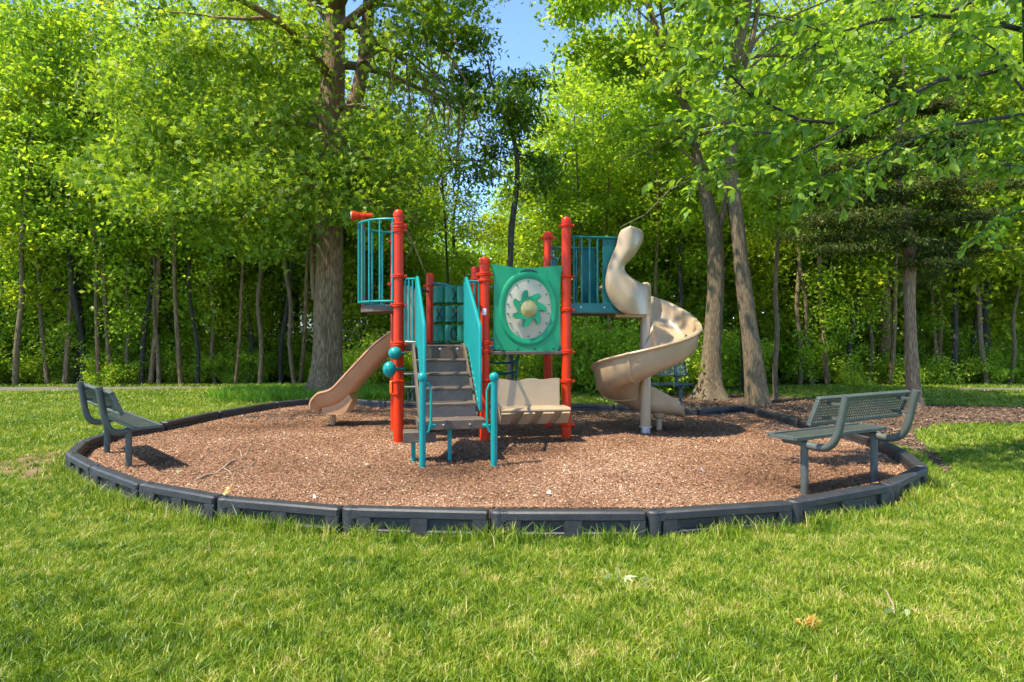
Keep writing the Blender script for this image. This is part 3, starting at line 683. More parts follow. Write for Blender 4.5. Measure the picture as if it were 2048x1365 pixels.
def guard(x, sgn, name):
    """sloping rail panel on one side of the stairs"""
    g = empty(name, (0, 0, 0), None, None); g.parent = ps
    yb, yf = 1.40, .20
    def top(y): return 1.62+(2.27-1.62)*max(0, min(1, (y-yf)/(yb-.12-yf)))
    def bot(y): return .62+(1.36-.62)*max(0, min(1, (y-yf)/(1.05-yf)))
    pts = [S(x, yf, bot(yf)), S(x, yf, top(yf)-.04), S(x, yf+.03, top(yf)+.01)]+[S(x, y, top(y)) for y in (.5, .8, 1.1)]+[S(x, yb-.10, top(yb)+.0), S(x, yb-.02, 2.26), S(x, yb, 2.22), S(x, yb, bot(yb))]
    MB().tube(pts, .021, 8).build('rail', M['teal'], g, PS_ORG)
    MB().tube([S(x, y, bot(y)) for y in (yf, .5, .8, 1.05, yb)], .018, 8).build('rail', M['teal'], g, PS_ORG)
    for k in range(13):
        y = yf+.07+(yb-yf-.12)*k/12.5
        MB().tube([S(x, y, bot(y)), S(x, y, top(y)-.005)], .017, 8).build('bar', M['teal'], g, PS_ORG)
    mb = MB()
    for k in range(14):
        y = yf+.03+(yb-yf-.1)*k/14; mb.obox(S(x+sgn*.02, y, bot(y)-.005), SU*.01, SA*.014, ZU*.012)
    mb.build('teeth', M['teal'], g, PS_ORG)
guard(-.045, 1, 'stair_guard'); guard(SW-.055, -1, 'stair_guard')
# small barred side pieces between the guards and the red posts
def side_panel(p0, p1, z0, z1, nb, name='side_rail', rd=.013):
    g = empty(name, (0, 0, 0), None, None); g.parent = ps; d = (p1-p0)
    pts = [p0+ZU*z0, p0+ZU*(z1-.05), p0+d*.08+ZU*z1, p0+d*.92+ZU*z1, p1+ZU*(z1-.05), p1+ZU*z0]
    MB().tube(pts+[p0+ZU*z0], rd+.003, 8).build('rail', M['teal'], g, PS_ORG)
    for k in range(nb):
        q = p0+d*((k+1)/(nb+1)); MB().tube([q+ZU*z0, q+ZU*z1], rd, 8).build('bar', M['teal'], g, PS_ORG)
side_panel(F(.09, -.03, 0), S(SW-.05, 1.40, 0), 1.42, 2.26, 2)
side_panel(S(-.04, 1.40, 0), F(1.08, -.02, 0), 1.42, 2.24, 2)
# front hand posts with knobs and loops
for (px, py, sgn, loop) in ((845, 937, 1, ((846, 762), (857, 768), (862, 782), (862, 846), (858, 862), (848, 869))), (988, 935, -1, ((986, 766), (979, 769), (974, 782), (974, 848), (978, 862), (985, 868)))):
    g0 = gr(px, py, MZ); tp = zz(745, g0.y)
    hp = MB(); hp.lathe((g0.x, g0.y, 0), [(.036, -.02), (.036, tp-.09), (.046, tp-.085), (.052, tp-.06), (.052, tp-.035), (.040, tp-.015), (.015, tp)], 20)
    h = part(hp, 'hand_post', M['teal'])
    MB().tube([at(x, y, g0.y) for x, y in loop], .014, 8).build('loop_handle', M['teal'], h, PS_ORG)
    bz = .505; MB().tube([Vector((g0.x+sgn*.03, g0.y+.03, bz)), Vector((g0.x+sgn*.12, g0.y+.13, bz))], .02, 8).build('bracket', M['teal'], h, PS_ORG)
# low side step
lp = empty('side_step', (0, 0, 0), None, None); lp.parent = ps
MB().obox((-1.06, 7.45, .355), U*.185, Vd*.13, ZU*.062, .008).build('tread', M['brown'], lp, PS_ORG)
MB().tube([(-1.12, 7.38, MZ-.02), (-1.12, 7.38, .29)], .026, 10).build('leg', M['teal'], lp, PS_ORG)
# ---- green wheel panel
wp = empty('wheel_panel', (0, 0, 0), None, None); wp.parent = ps
PB = -.02; dn = -Vd*.05
def W(px, py, b=PB): return PF(px, py, b)
out = [(983, 528), (1002, 531), (1022, 534), (1045, 536), (1070, 536), (1092, 534), (1110, 532), (1127, 532), (1127, 538), (1122, 545), (1121, 560), (1120, 630), (1119, 690), (1117, 701), (1110, 704), (1060, 703), (994, 701), (987, 697), (987, 640), (988, 560), (987, 545), (983, 536)]
def oval(cx, cy, rx, ry, n=48, e=2.35):
    r_ = []
    for k in range(n):
        t = 2*PI*k/n; c_, s_ = math.cos(t), math.sin(t); r_.append((cx+rx*math.copysign(abs(c_)**(2/e), c_), cy+ry*math.copysign(abs(s_)**(2/e), s_)))
    return r_
OC = (1056.5, 618)
def ring_out_pts(n=48):
    """outer outline resampled by angle round the wheel centre"""
    res = []
    for k in range(n):
        t = 2*PI*k/n; d = (math.cos(t), math.sin(t)); best = None
        for i in range(len(out)):
            x0, y0 = out[i][0]-OC[0], out[i][1]-OC[1]; x1, y1 = out[(i+1) % len(out)][0]-OC[0], out[(i+1) % len(out)][1]-OC[1]
            den = d[0]*(y1-y0)-d[1]*(x1-x0)
            if abs(den) < 1e-9: continue
            s_ = (x0*(y1-y0)-y0*(x1-x0))/den; w = (x0*d[1]-y0*d[0])/den
            if s_ > 0 and -1e-6 <= w <= 1+1e-6 and (best is None or s_ > best): best = s_
        res.append((OC[0]+d[0]*best, OC[1]+d[1]*best))
    return res
NO = 144
angs = [2*PI*k/NO for k in range(NO)]
def oval_at(rx, ry, e=2.35):
    r_ = []
    for t in angs:
        c_, s_ = math.cos(t), math.sin(t); q = (abs(c_/rx)**e+abs(s_/ry)**e)**(-1/e); r_.append((OC[0]+c_*q, OC[1]+s_*q))
    return r_
po = ring_out_pts(NO); pi_ = oval_at(46, 60, 2.15)
mb = MB(); mb.ringprism([W(*p) for p in po], [W(*p) for p in pi_], Vd*.045); mb.build('panel', M['green'], wp, PS_ORG, 30)
mb = MB()
prof = [((59, 75), .0), ((57, 72.5), .010), ((53, 68.5), .015), ((50, 65), .011), ((46, 60), .003)]
rings = [[W(*p)-Vd*h for p in oval_at(*r_, 2.15)] for r_, h in prof]; vs = [v for r_ in rings for v in r_]
mb.add(vs, [(i*NO+k, i*NO+(k+1) % NO, (i+1)*NO+(k+1) % NO, (i+1)*NO+k) for i in range(4) for k in range(NO)]); mb.build('raised_rim', M['green'], wp, PS_ORG, 80)
mb = MB(); n_ = 10; cpt = [[W(*p)+Vd*(.004-.05*(1-(j/n_)**2)) if False else W(OC[0]+(p[0]-OC[0])*j/n_, OC[1]+(p[1]-OC[1])*j/n_)-Vd*(.020*(1-(j/n_)**2.2)-.004) for p in pi_] for j in range(1, n_+1)]
vs = [W(*OC)-Vd*.022]+[v for r_ in cpt for v in r_]; fs = [(0, 1+(k+1) % NO, 1+k) for k in range(NO)]+[(1+j*NO+k, 1+j*NO+(k+1) % NO, 1+(j+1)*NO+(k+1) % NO, 1+(j+1)*NO+k) for j in range(n_-1) for k in range(NO)]
mb.add(vs, fs); mb.build('window_plate', M['cream'], wp, PS_ORG, 80)
for k in range(14):
    t = 2*PI*(k+.5)/14; c_, s_ = math.cos(t), math.sin(t); q = (abs(c_/41.5)**2.15+abs(s_/55)**2.15)**(-1/2.15)
    MB().lathe(W(OC[0]+c_*q, OC[1]+s_*q)-Vd*.004, [(.014, 0), (.013, .008), (.005, .012)], 8, -Vd).build('bolt', M['green'], wp, PS_ORG)
# toothed wheel
gear = []
NT_ = 7
for k in range(NT_):
    t0 = 2*PI*k/NT_+.25
    for dt, rr in ((0.0, 22), (.16, 23.2), (.32, 26), (.45, 29.5), (.57, 32.6), (.70, 34.6), (.82, 35), (.90, 33.2), (.85, 30.5), (.81, 27.8), (.84, 25), (.91, 22.8)):
        t = t0+dt*(2*PI/NT_)*1.0; gear.append((OC[0]+math.cos(t)*rr*1.0, OC[1]+math.sin(t)*rr*1.08))
inn = []
for x, y in gear:
    t = math.atan2((y-OC[1])/1.08, x-OC[0]); inn.append((OC[0]+math.cos(t)*16.8, OC[1]+math.sin(t)*17.6))
mb = MB(); mb.ringprism([W(*p)-Vd*.05 for p in gear], [W(*p)-Vd*.05 for p in inn], Vd*.018); mb.build('toothed_wheel', M['green'], wp, PS_ORG, 30)
mb = MB(); vs = []
for j in range(1, 7):
    for k in range(32):
        t = 2*PI*k/32; q = j/6; vs.append(W(OC[0]+math.cos(t)*17.2*q, OC[1]+math.sin(t)*18*q)-Vd*(.044+.030*(1-q*q)))
vs.append(W(*OC)-Vd*.074)
mb.add(vs, [(192, (k+1) % 32, k) for k in range(32)]+[(j*32+k, j*32+(k+1) % 32, (j+1)*32+(k+1) % 32, (j+1)*32+k) for j in range(5) for k in range(32)]); mb.build('round_window', M['bubble'], wp, PS_ORG, 80)
for k in range(7):
    t = 2*PI*k/7+.1; MB().lathe(W(OC[0]+math.cos(t)*19.2, OC[1]+math.sin(t)*20.4)-Vd*.05, [(.006, 0), (.005, .004)], 8, -Vd).build('rivet', M['steel'], wp, PS_ORG)
mb = MB(); sl = [(1038, 549), (1041, 543.5), (1048, 540.5), (1057, 539.5), (1066, 540.5), (1073, 543.5), (1077, 550), (1068, 548), (1057, 547.2), (1047, 547.6)]
mb.prism([W(*p)-Vd*.001 for p in sl], -Vd*.003); mb.build('hand_slot', M['black'], wp, PS_ORG, 0)
for px in (997, 1036, 1069, 1107): MB().lathe(W(px, 697.5), [(.017, 0), (.016, .006), (.009, .007)], 12, -Vd).build('bolt', M['dteal'], wp, PS_ORG)
mb = MB(); mb.obox(F(1.735, .0, 1.265), U*.51, Vd*.05, ZU*.022, .005); part(mb, 'deck_edge_beam', M['brown'])
mb = MB(); mb.obox(F(1.735, .0, 1.33), U*.51, Vd*.012, ZU*.03, .005); part(mb, 'mount_bar', M['dteal'])
# ---- tan bench under the wheel panel
tb = empty('tan_bench', (0, 0, 0), None, None); tb.parent = ps
y_ = -.10
topw = [(995, 757), (1008, 758.5), (1020, 761), (1033, 762.5), (1046, 760), (1058, 757.5), (1070, 757.5), (1082, 759.5), (1094, 759), (1106, 757), (1119, 757)]
bk = [PF(x, y, y_) for x, y in topw]; lo = [PF(x, 821, y_-.02) for x, y in topw]
mb = MB(); n_ = len(bk); vs = bk+lo+[p+Vd*.05 for p in bk]+[p+Vd*.05 for p in lo]; fs = []
for k in range(n_-1): fs += [(k, n_+k, n_+k+1, k+1), (2*n_+k, 2*n_+k+1, 3*n_+k+1, 3*n_+k), (k, k+1, 2*n_+k+1, 2*n_+k), (n_+k, 3*n_+k, 3*n_+k+1, n_+k+1)]
fs += [(0, 2*n_, 3*n_, n_), (n_-1, 2*n_-1, 4*n_-1, 3*n_-1)]; mb.add(vs, fs); mb.build('backrest', M['tan'], tb, PS_ORG)
a0 = (PF(996, 800, y_)-PA).dot(U); a1 = (PF(1121, 800, y_)-PA).dot(U)
fr_ = -.46; zf = .545
pr_ = [(y_+.02, zf), (fr_+.02, zf+.002), (fr_, zf-.012), (fr_-.005, zf-.03), (fr_+.02, zf-.05), (fr_+.16, .34), (fr_+.20, .32), (y_+.02, .33)]
mb = MB(); mb.prism([F(a0-.01, b_, z_) for b_, z_ in pr_], U*(a1-a0+.02+.04)); mb.build('seat', M['tan'], tb, PS_ORG)
q0, q1 = (fr_+.012, zf-.045), (fr_+.165, .335); nb_ = (-(.030), -.022)
cuts = [0.0, .17, .29, .45, .57, .73, .85, 1.0]
for k in (0, 2, 4, 6):
    def ap(f, s_, o_): a_ = a0-.01+(a1-a0+.05)*f+(0.035*(.5-s_)*2 if 0 < f < 1 else 0); return F(a_, q0[0]+(q1[0]-q0[0])*s_+nb_[0]*o_, q0[1]+(q1[1]-q0[1])*s_+nb_[1]*o_)
    f0, f1 = cuts[k], cuts[k+1]
    vs = [ap(f0, 0, 0), ap(f1, 0, 0), ap(f1, 1, 0), ap(f0, 1, 0), ap(f0, .0, 1), ap(f1, .0, 1), ap(f1, .93, 1), ap(f0, .93, 1)]
    MB().add(vs, [(0, 1, 2, 3), (4, 7, 6, 5), (0, 4, 5, 1), (1, 5, 6, 2), (2, 6, 7, 3), (3, 7, 4, 0)]).build('apron_rib', M['tan'], tb, PS_ORG, 0)
MB().obox(F(1.735, -.06, .355), U*.53, Vd*.02, ZU*.02).build('support_bar', M['red'], tb, PS_ORG)
# ---- noughts and crosses panel
tt = empty('noughts_and_crosses_panel', (0, 0, 0), None, None); tt.parent = ps
Tn = (Vector((C2.x, C2.y, 0))-Vector((B.x, B.y, 0))).normalized(); Tp = Vector((Tn.y, -Tn.x, 0))
TT0 = Vector((B.x, B.y, 0))
wT = (Vector((C2.x, C2.y, 0))-TT0).length; st_ = (wT-.22)/3
rows = [(573, 607), (612, 645), (650, 683)]
glyph = {(0, 1): 'X', (0, 2): 'O', (1, 0): 'X', (1, 1): 'X', (2, 1): 'O', (2, 2): 'X'}
for r_, (ya, yb) in enumerate(rows):
    for c_ in range(3):
        o = TT0+Tn*(.17+st_*(c_+.42)); z1, z0 = zz(ya, o.y), zz(yb, o.y); rad = st_*.47
        cy = MB().lathe((o.x, o.y, 0), [(rad*.9, z0), (rad, z0+.01), (rad, z1-.01), (rad*.9, z1)], 20).build('drum', M['shade_green'], tt, PS_ORG)
        g = glyph.get((r_, c_))
        if g:
            zc, hh = (z0+z1)/2, (z1-z0)*.33; fx = {(0, 1): .35, (0, 2): .1, (1, 0): -.45, (1, 1): .3, (2, 1): .0, (2, 2): .1}[(r_, c_)]
            base_ = o+Vector((0, 0, 0)); face = (Vector((0, 0, 0))-Vector((o.x, o.y, 0))).normalized(); sd = Vector((-face.y, face.x, 0))
            ang0 = math.atan2(face.y, face.x)+fx*.6
            def cyl(u_, v_, d_=.004): an = ang0+u_/rad; return Vector((o.x+(rad+d_)*math.cos(an), o.y+(rad+d_)*math.sin(an), zc+v_))
            mb = MB()
            if g == 'X':
                for s_ in (1, -1):
                    ln = [cyl(s_*.048*(2*i/6-1), hh*(2*i/6-1)) for i in range(7)]; mb.tube(ln, .011, 6)
            else:
                mb.tube([cyl(.042*math.cos(2*PI*i/20), hh*math.sin(2*PI*i/20)) for i in range(20)], .011, 6, closed=True)
            mb.build('mark', M['black'], cy, PS_ORG)
mb = MB(); wv = []
for i in range(15):
    t = i/14; p = TT0+Tn*(wT*t); wv.append(p+ZU*(zz(570, p.y)+.03*math.sin(t*PI*2+.6)-.01))
mb.tube(wv, .022, 8); mb.build('top_rail', M['dteal'], tt, PS_ORG)
MB().tube([TT0+ZU*zz(687, 10.8), TT0+Tn*wT+ZU*zz(687, 10.1)], .02, 8).build('bottom_rail', M['dteal'], tt, PS_ORG)
for i in (0.17, .17+st_-.01, .17+2*st_-.01, .17+3*st_-.02): MB().tube([TT0+Tn*(i-.02)+ZU*(zz(687, 10.8)), TT0+Tn*(i-.02)+ZU*(zz(572, 10.8))], .008, 6).build('rod', M['dteal'], tt, PS_ORG)
mb = MB(); q0 = Vector((A2.x, A2.y, 0)); q1 = TT0
wv = [q0+(q1-q0)*t+ZU*(zz(566, 10)+.03*math.sin(t*5)-.06*t) for t in [i/8 for i in range(9)]]
mb.tube(wv, .02, 8); part(mb, 'top_rail', M['dteal'])
# teal guard between the two back posts (seen past the wheel panel)
side_panel(C2+U*.08, D2-U*.08, 1.45, 2.25, 8, 'back_guard')
# climbing loops at the back, below the deck
ld = empty('loop_ladder', (0, 0, 0), None, None); ld.parent = ps
for (pts_, ) in ((((1038, 706), (1037, 716), (1031, 723), (1020, 726), (990, 726), (975, 722)),), (((1032, 742), (1028, 746), (1015, 747), (980, 747)),), (((1036, 712), (1034, 735), (1032, 760), (1030, 790)),)):
    MB().tube([at(x, y, 10.15) for x, y in pts_], .02, 8).build('loop', M['dteal'], ld, PS_ORG)
# ---- teal guards round the high deck
hg = empty('high_deck_guard', (0, 0, 0), None, None); hg.parent = ps
zt2, zb2, zb3 = zz(474, 9.1), zz(607, 9.15), zz(626, 9.15)
def bar(a, b, z0, z1, r_=.014, m='dteal'): MB().tube([F(a, b, z0), F(a, b, z1)], r_, 8).build('bar', M[m], hg, PS_ORG)
for b_ in (0.0, 1.13):
    MB().tube([F(2.36, b_, zt2), F(3.10, b_, zt2)], .018, 8).build('rail', M['dteal'], hg, PS_ORG)
    MB().obox(F(2.80, b_, (zb2+zb3)/2), U*.43, Vd*.012, ZU*(zb2-zb3)/2, .004).build('kick_plate', M['dteal'], hg, PS_ORG)
    for k in range(4): bar(2.42+k*.115, b_, zb2, zt2)
    MB().prism([F(2.84, b_+.005, zb2-.002), F(2.84, b_+.005, zt2), F(3.06, b_+.005, zt2), F(3.08, b_+.005, zt2-.3), F(3.10, b_+.005, zb2-.002)], Vd*.012).build('solid_panel', M['dteal'], hg, PS_ORG, 0)
for a in (2.52, 2.86, 3.08): MB().lathe(F(a, -.012, (zb2+zb3)/2+.01), [(.011, 0), (.010, .006)], 8, -Vd).build('bolt', M['steel'], hg, PS_ORG)
# panels between the high and low decks, edge-on beside the two right posts
for b0, b1 in ((.06, .16), (.95, 1.08)):
    MB().prism([F(2.33, b0, 1.36), F(2.33, b0, 2.80), F(2.33, b1, 2.88), F(2.33, b1, 1.36)], U*.015).build('entry_panel', M['dteal'], hg, PS_ORG, 0)
MB().tube([F(2.33, .1, 2.75), F(2.33, .5, 2.62), F(2.33, 1.05, 2.75)], .018, 8).build('rail', M['dteal'], hg, PS_ORG)
for k in range(3): MB().tube([F(2.33, .70+k*.1, 1.95), F(2.33, .70+k*.1, 2.66)], .013, 8).build('bar', M['dteal'], hg, PS_ORG)
MB().obox(F(2.31, .575, 1.62), Vd*.5, U*.012, ZU*.26).build('step_plate', M['brown'], hg, PS_ORG, 0)

# ---- straight slide
def offs(pts, t):
    """offset a 2D (x,z) polyline to its left by t"""
    r_ = []
    for i, p in enumerate(pts):
        a = pts[max(0, i-1)]; b = pts[min(len(pts)-1, i+1)]; d = Vector((b[0]-a[0], b[1]-a[1])).normalized(); r_.append((p[0]-d.y*t, p[1]+d.x*t))
    return r_
ss = empty('straight_slide', (0, 0, 0), None, None); ss.parent = ps
bed = [(-1.55, 1.37), (-1.78, 1.365), (-1.93, 1.31), (-2.08, 1.18), (-2.25, 1.00), (-2.42, .82), (-2.56, .665), (-2.67, .555), (-2.77, .49), (-2.87, .455), (-2.96, .435), (-3.04, .405), (-3.08, .335)]
def smooth_poly(P, k=3):
    out_ = []
    for i in range(len(P)-1):
        p0, p1, p2, p3 = P[max(i-1, 0)], P[i], P[i+1], P[min(i+2, len(P)-1)]
        for q in range(k):
            t = q/k; out_.append(tuple(0.5*((2*p1[j])+(p2[j]-p0[j])*t+(2*p0[j]-5*p1[j]+4*p2[j]-p3[j])*t*t+(3*p1[j]-p0[j]-3*p2[j]+p3[j])*t**3) for j in range(len(p1))))
    out_.append(tuple(P[-1])); return out_
bed = smooth_poly(bed, 3); frames = []; profs = []
for i, (x, z) in enumerate(bed):
    a = bed[max(0, i-1)]; b = bed[min(len(bed)-1, i+1)]; d = Vector((b[0]-a[0], 0, b[1]-a[1])).normalized()
    nn = Vector((-d.z, 0, d.x)); nn = nn if nn.z > 0 else -nn
    yo = 10.40; s_ = i/(len(bed)-1)
    h = .20 if s_ > .15 else .20+(.15-s_)*.8
    if s_ > .85: h = .20-(s_-.85)/.15*.13
    frames.append((Vector((x, yo, z)), Vector((0, 1, 0)), nn))
    e_ = .30
    profs.append([(-e_+.02, h), (-e_+.055, h-.02), (-e_+.065, .05), (-e_+.12, .006), (0, -.005), (e_-.12, .006), (e_-.065, .05), (e_-.055, h-.02), (e_-.02, h), (e_+.015, h-.004), (e_+.022, h-.028), (e_-.005, h-.045),
                  (e_-.02, .0), (e_-.06, -.06), (e_-.10, -.072), (-e_+.10, -.072), (-e_+.06, -.06), (-e_+.02, .0), (-e_+.005, h-.045), (-e_-.022, h-.028), (-e_-.015, h-.004)])
MB().sweep(frames, profs).build('chute', M['tan_slide'], ss, PS_ORG, 50)
mb = MB(); mb.prism([Vector((x, 10.16, z)) for x, z in ((-2.98, .40), (-2.97, .30), (-2.92, .265), (-2.66, .265), (-2.60, .30), (-2.50, .50), (-2.56, .60), (-2.62, .56), (-2.8, .44))], Vector((0, .48, 0))); mb.build('exit_boot', M['tan_slide'], ss, PS_ORG)
MB().tube([(-2.87, 10.40, MZ-.02), (-2.87, 10.40, .28)], .045, 14).build('leg', M['tan_slide'], ss, PS_ORG)
for yy in (10.08, 10.70):
    MB().prism([Vector((x, yy, z)) for x, z in ((-1.86, 1.40), (-1.52, 1.38), (-1.50, 2.18), (-1.56, 2.27), (-1.66, 2.28), (-1.76, 2.2), (-1.82, 1.9))], Vector((0, .03, 0))).build('hood_side', M['tan'], ss, PS_ORG)

# ---- spiral slide
sl_ = empty('spiral_slide', (0, 0, 0), None, None); sl_.parent = ps
SC = gr(1291, 868, MZ); SC = Vector((SC.x, SC.y, 0)); 
mb = MB(); mb.lathe(SC, [(.078, .17), (.078, zz(572, SC.y)), (.07, zz(568, SC.y)), (.03, zz(565, SC.y))], 24); mb.build('centre_post', M['tan'], sl_, PS_ORG)
mb = MB(); mb.lathe(SC, [(.070, MZ-.02), (.070, .15), (.095, .155), (.095, .175), (.078, .18)], 20); mb.build('post_foot', M['steel'], sl_, PS_ORG)
def prof_sp(hin, hout, rout, lip=.045):
    return [(.085, hin), (.115, hin-.01), (.13, .10), (.17, .03), (.30, -.015), (.46, -.02), (rout-.16, .015), (rout-.08, .09), (rout-.045, hout*.6), (rout-.03, hout-.02), (rout-.015, hout),
            (rout+lip-.01, hout), (rout+lip, hout-.02), (rout+lip-.012, hout-.045), (rout-.0, hout-.055), (rout-.012, hout*.6), (rout-.04, .06), (rout-.13, -.035), (rout-.26, -.075), (.30, -.07), (.16, -.04), (.095, .02), (.080, .10)]
frames = []; profs = []
n_ = 96; PH0, PH1 = 165.0, -268.0
for i in range(n_+1):
    s_ = i/n_; ph = math.radians(PH0+(PH1-PH0)*s_); dr = Vector((math.cos(ph), math.sin(ph), 0))
    deg = PH0-math.degrees(ph)
    z = float(np.interp(deg, [0, 70, 110, 165, 255, 345, 433], [1.89, 1.84, 1.68, 1.34, 1.02, .70, .41]))
    frames.append((Vector((SC.x, SC.y, z)), dr, ZU))
    hin = .40 if deg > 60 else .34+.06*deg/60
    hin = hin if deg < 330 else .42-(deg-330)/103*.03
    hout = .36+.07*math.sin(min(1, deg/60)*PI)*0+.02*math.sin(s_*9); rout = .76 if deg > 25 else .60+.16*deg/25
    profs.append(prof_sp(hin, hout, rout))
# straight run-out towards +X
ph = math.radians(PH1); dr0 = Vector((math.cos(ph), math.sin(ph), 0)); z_end = frames[-1][0].z
for k in range(1, 9):
    t = k/8; x = .60*t; hin = .40-.27*t; hout = .35-.22*t; dz = -.05*t+.0*t*t-(.03 if k == 8 else 0)
    frames.append((Vector((SC.x+x, SC.y, z_end+dz)), Vector((0.03, 1, 0)).normalized(), ZU)); profs.append(prof_sp(hin if k < 8 else .04, hout if k < 8 else .05, .76-.04*t))
MB().sweep(frames, profs).build('chute', M['tan'], sl_, PS_ORG, 50)
mb = MB(); q = gr(1318, 862, MZ); mb.lathe((q.x, q.y, 0), [(.042, MZ-.02), (.042, .24), (.05, .25), (.09, .27), (.11, .33), (.12, .40)], 18); mb.build('exit_leg', M['tan'], sl_, PS_ORG)
for sdeg in (100, 190, 285, 375):
    i_ = int(n_*sdeg/433); fr2 = []; pf2 = []
    for di in (-.35, .35):
        k_ = i_+di; ph_ = math.radians(PH0+(PH1-PH0)*k_/n_); zb_ = frames[i_][0].z+(frames[i_+1][0].z-frames[i_][0].z)*di
        fr2.append((Vector((SC.x, SC.y, zb_)), Vector((math.cos(ph_), math.sin(ph_), 0)), ZU))
        pr0 = profs[i_]; ca, cb = .42, .05
        pf2.append([(a_+(.012 if a_ > ca else -.0), b_-.010 if b_ < .10 else b_+.004) if q_ > 10 else (a_, b_+.003) for q_, (a_, b_) in enumerate(pr0)])
    MB().sweep(fr2, pf2).build('seam_flange', M['tan'], sl_, PS_ORG, 50)
# tall moulded entry walls
Lp = [(1257, 454), (1243, 460), (1237, 474), (1234, 490), (1226, 508), (1218, 528), (1213, 548), (1211, 566), (1214, 584), (1222, 602), (1233, 616), (1246, 625), (1260, 629)]
Rp = [(1262, 453), (1277, 457), (1287, 467), (1286, 482), (1277, 497), (1262, 512), (1251, 527), (1250, 541), (1260, 553), (1276, 563), (1290, 569), (1300, 572), (1302, 629)]
def hood(dy, dx=0.0, name='entry_wall'):
    nn = 9; G = []
    Ls = smooth_poly(Lp, 2); Rs = smooth_poly(Rp, 2)
    for j, (l_, r_) in enumerate(zip(Ls, Rs)):
        row = []
        for k in range(nn):
            t = k/(nn-1); px = l_[0]+(r_[0]-l_[0])*t; py = l_[1]+(r_[1]-l_[1])*t
            Yb = 9.10+(SC.y-.10-9.10)*max(0, min(1, (px-1262)/40))**1.3
            bul = .075*math.sin(PI*t)**.8
            p = at(px, py, Yb); row.append(Vector((p.x+dx, p.y-bul+dy, p.z)))
        G.append(row)
    m = len(G); vs = [v for r_ in G for v in r_]+[v+Vector((0, .05, 0)) for r_ in G for v in r_]; o = m*nn; fs = []
    for j in range(m-1):
        for k in range(nn-1):
            a = j*nn+k; fs += [(a, a+nn, a+nn+1, a+1), (o+a, o+a+1, o+a+nn+1, o+a+nn)]
    for j in range(m-1): fs += [(j*nn, o+j*nn, o+(j+1)*nn, (j+1)*nn), (j*nn+nn-1, (j+1)*nn+nn-1, o+(j+1)*nn+nn-1, o+j*nn+nn-1)]
    for k in range(nn-1): fs += [(k, k+1, o+k+1, o+k), ((m-1)*nn+k, o+(m-1)*nn+k, o+(m-1)*nn+k+1, (m-1)*nn+k+1)]
    MB().add(vs, fs).build(name, M['tan'], sl_, PS_ORG, 60)
hood(0.0); hood(.80, .10)
mb = MB(); s0 = at(1301, 575, SC.y-.09); 
mb.lathe(at(1277, 618, 9.3), [(.012, 0), (.010, .006)], 8, (0, -1, 0)); mb.build('bolt', M['steel'], sl_, PS_ORG)
mb = MB(); mb.obox(Vector((SC.x-.24, SC.y+.22, 1.80)), (.22, 0, 0), (0, .30, 0), (0, 0, .03), .01); mb.build('entry_floor', M['tan'], sl_, PS_ORG)

# ---------------------------------------------------------------- benches
def grille(mb, x0, x1, o, a, th, na, nx, margin):
    """punched metal panel: solid edges and a lattice of narrow strips; o origin, a the across vector"""
    o = Vector(o); a = Vector(a); n = Vector((1, 0, 0)).cross(a.normalized()); X = Vector((1, 0, 0)); w = a.length; au = a.normalized(); cx = (x0+x1)/2; hl = (x1-x0)/2
    mb.obox(o+X*cx+au*(margin/2), X*hl, au*margin/2, n*th/2, .006); mb.obox(o+X*cx+au*(w-margin/2), X*hl, au*margin/2, n*th/2, .006)
    for s in (x0+margin*.4, x1-margin*.4): mb.obox(o+X*s+au*(w/2), X*margin*.4, au*(w/2-margin-.001), n*th*.49, .004)
    for k in range(1, na): mb.obox(o+X*cx+au*(margin+(w-2*margin)*k/na), X*(hl-margin*.8), au*.0052, n*.003)
    for k in range(1, nx): mb.obox(o+X*(x0+(x1-x0)*k/nx)+au*(w/2), X*.0058, au*(w/2-margin), n*.0036)
def bench(mats, top, L=.70, sy=(-.04, .27), py=(-.15, -.25), lean=-.40, sz=.555, pz=(.69, .945), az=.965, lx=.535):
    r = empty('park_bench', (0, 0, 0), 'x', 'bench', 'metal park benches around the play area'); nx = int(L*57)
    mb = MB(); grille(mb, -L, L, (0, sy[0], sz), (0, sy[1]-sy[0], .005), .036, 8, nx, .022); mb.obox((0, (sy[0]+sy[1])/2, sz-.005), (L-.03, 0, 0), (0, (sy[1]-sy[0])/2-.015, 0), (0, 0, .002)) if top else None
    mb.build('seat', mats, r)
    mb = MB(); grille(mb, -L, L, (0, py[0], pz[0]), (0, py[1]-py[0], pz[1]-pz[0]), .042, 8, nx, .026); mb.build('backrest', mats, r)
    zl = sz-.055; h = az-zl; q = lambda t: lean*t
    for s in (-1, 1):
        x = s*lx
        MB().tube([(x, 0, MZ-.08), (x, 0, zl)], .034, 14).build('leg', mats, r)
        p = [(x, sy[1]-.06, zl+.015), (x, .07, zl+.012), (x, 0, zl), (x, q(.27), zl-.015), (x, q(.51), zl-.005), (x, q(.68), zl+.04), (x, q(.79), zl+.26*h), (x, q(.855), zl+.47*h), (x, q(.92), zl+.71*h), (x, lean, az)]
        MB().tube(smooth_poly(p, 3), .035, 14).build('arm', mats, r)
        for t in (.25, .75):
            z_ = pz[0]+(pz[1]-pz[0])*t; ya = lean*(.80+.16*t); yp = py[0]+(py[1]-py[0])*t-.01
            MB().obox((x, (ya+yp)/2, z_), (.012, 0, 0), (0, abs(ya-yp)/2+.004, 0), (0, 0, .012), .003).build('bracket', mats, r)
    return r
b1 = bench(M['bench'], True); b1.location = (3.09, 6.11, 0.03); b1.rotation_euler = (0, 0, math.radians(30.3))
b1['label'] = 'grey green punched metal bench seen from behind, inside the ring near the rightmost border corner'
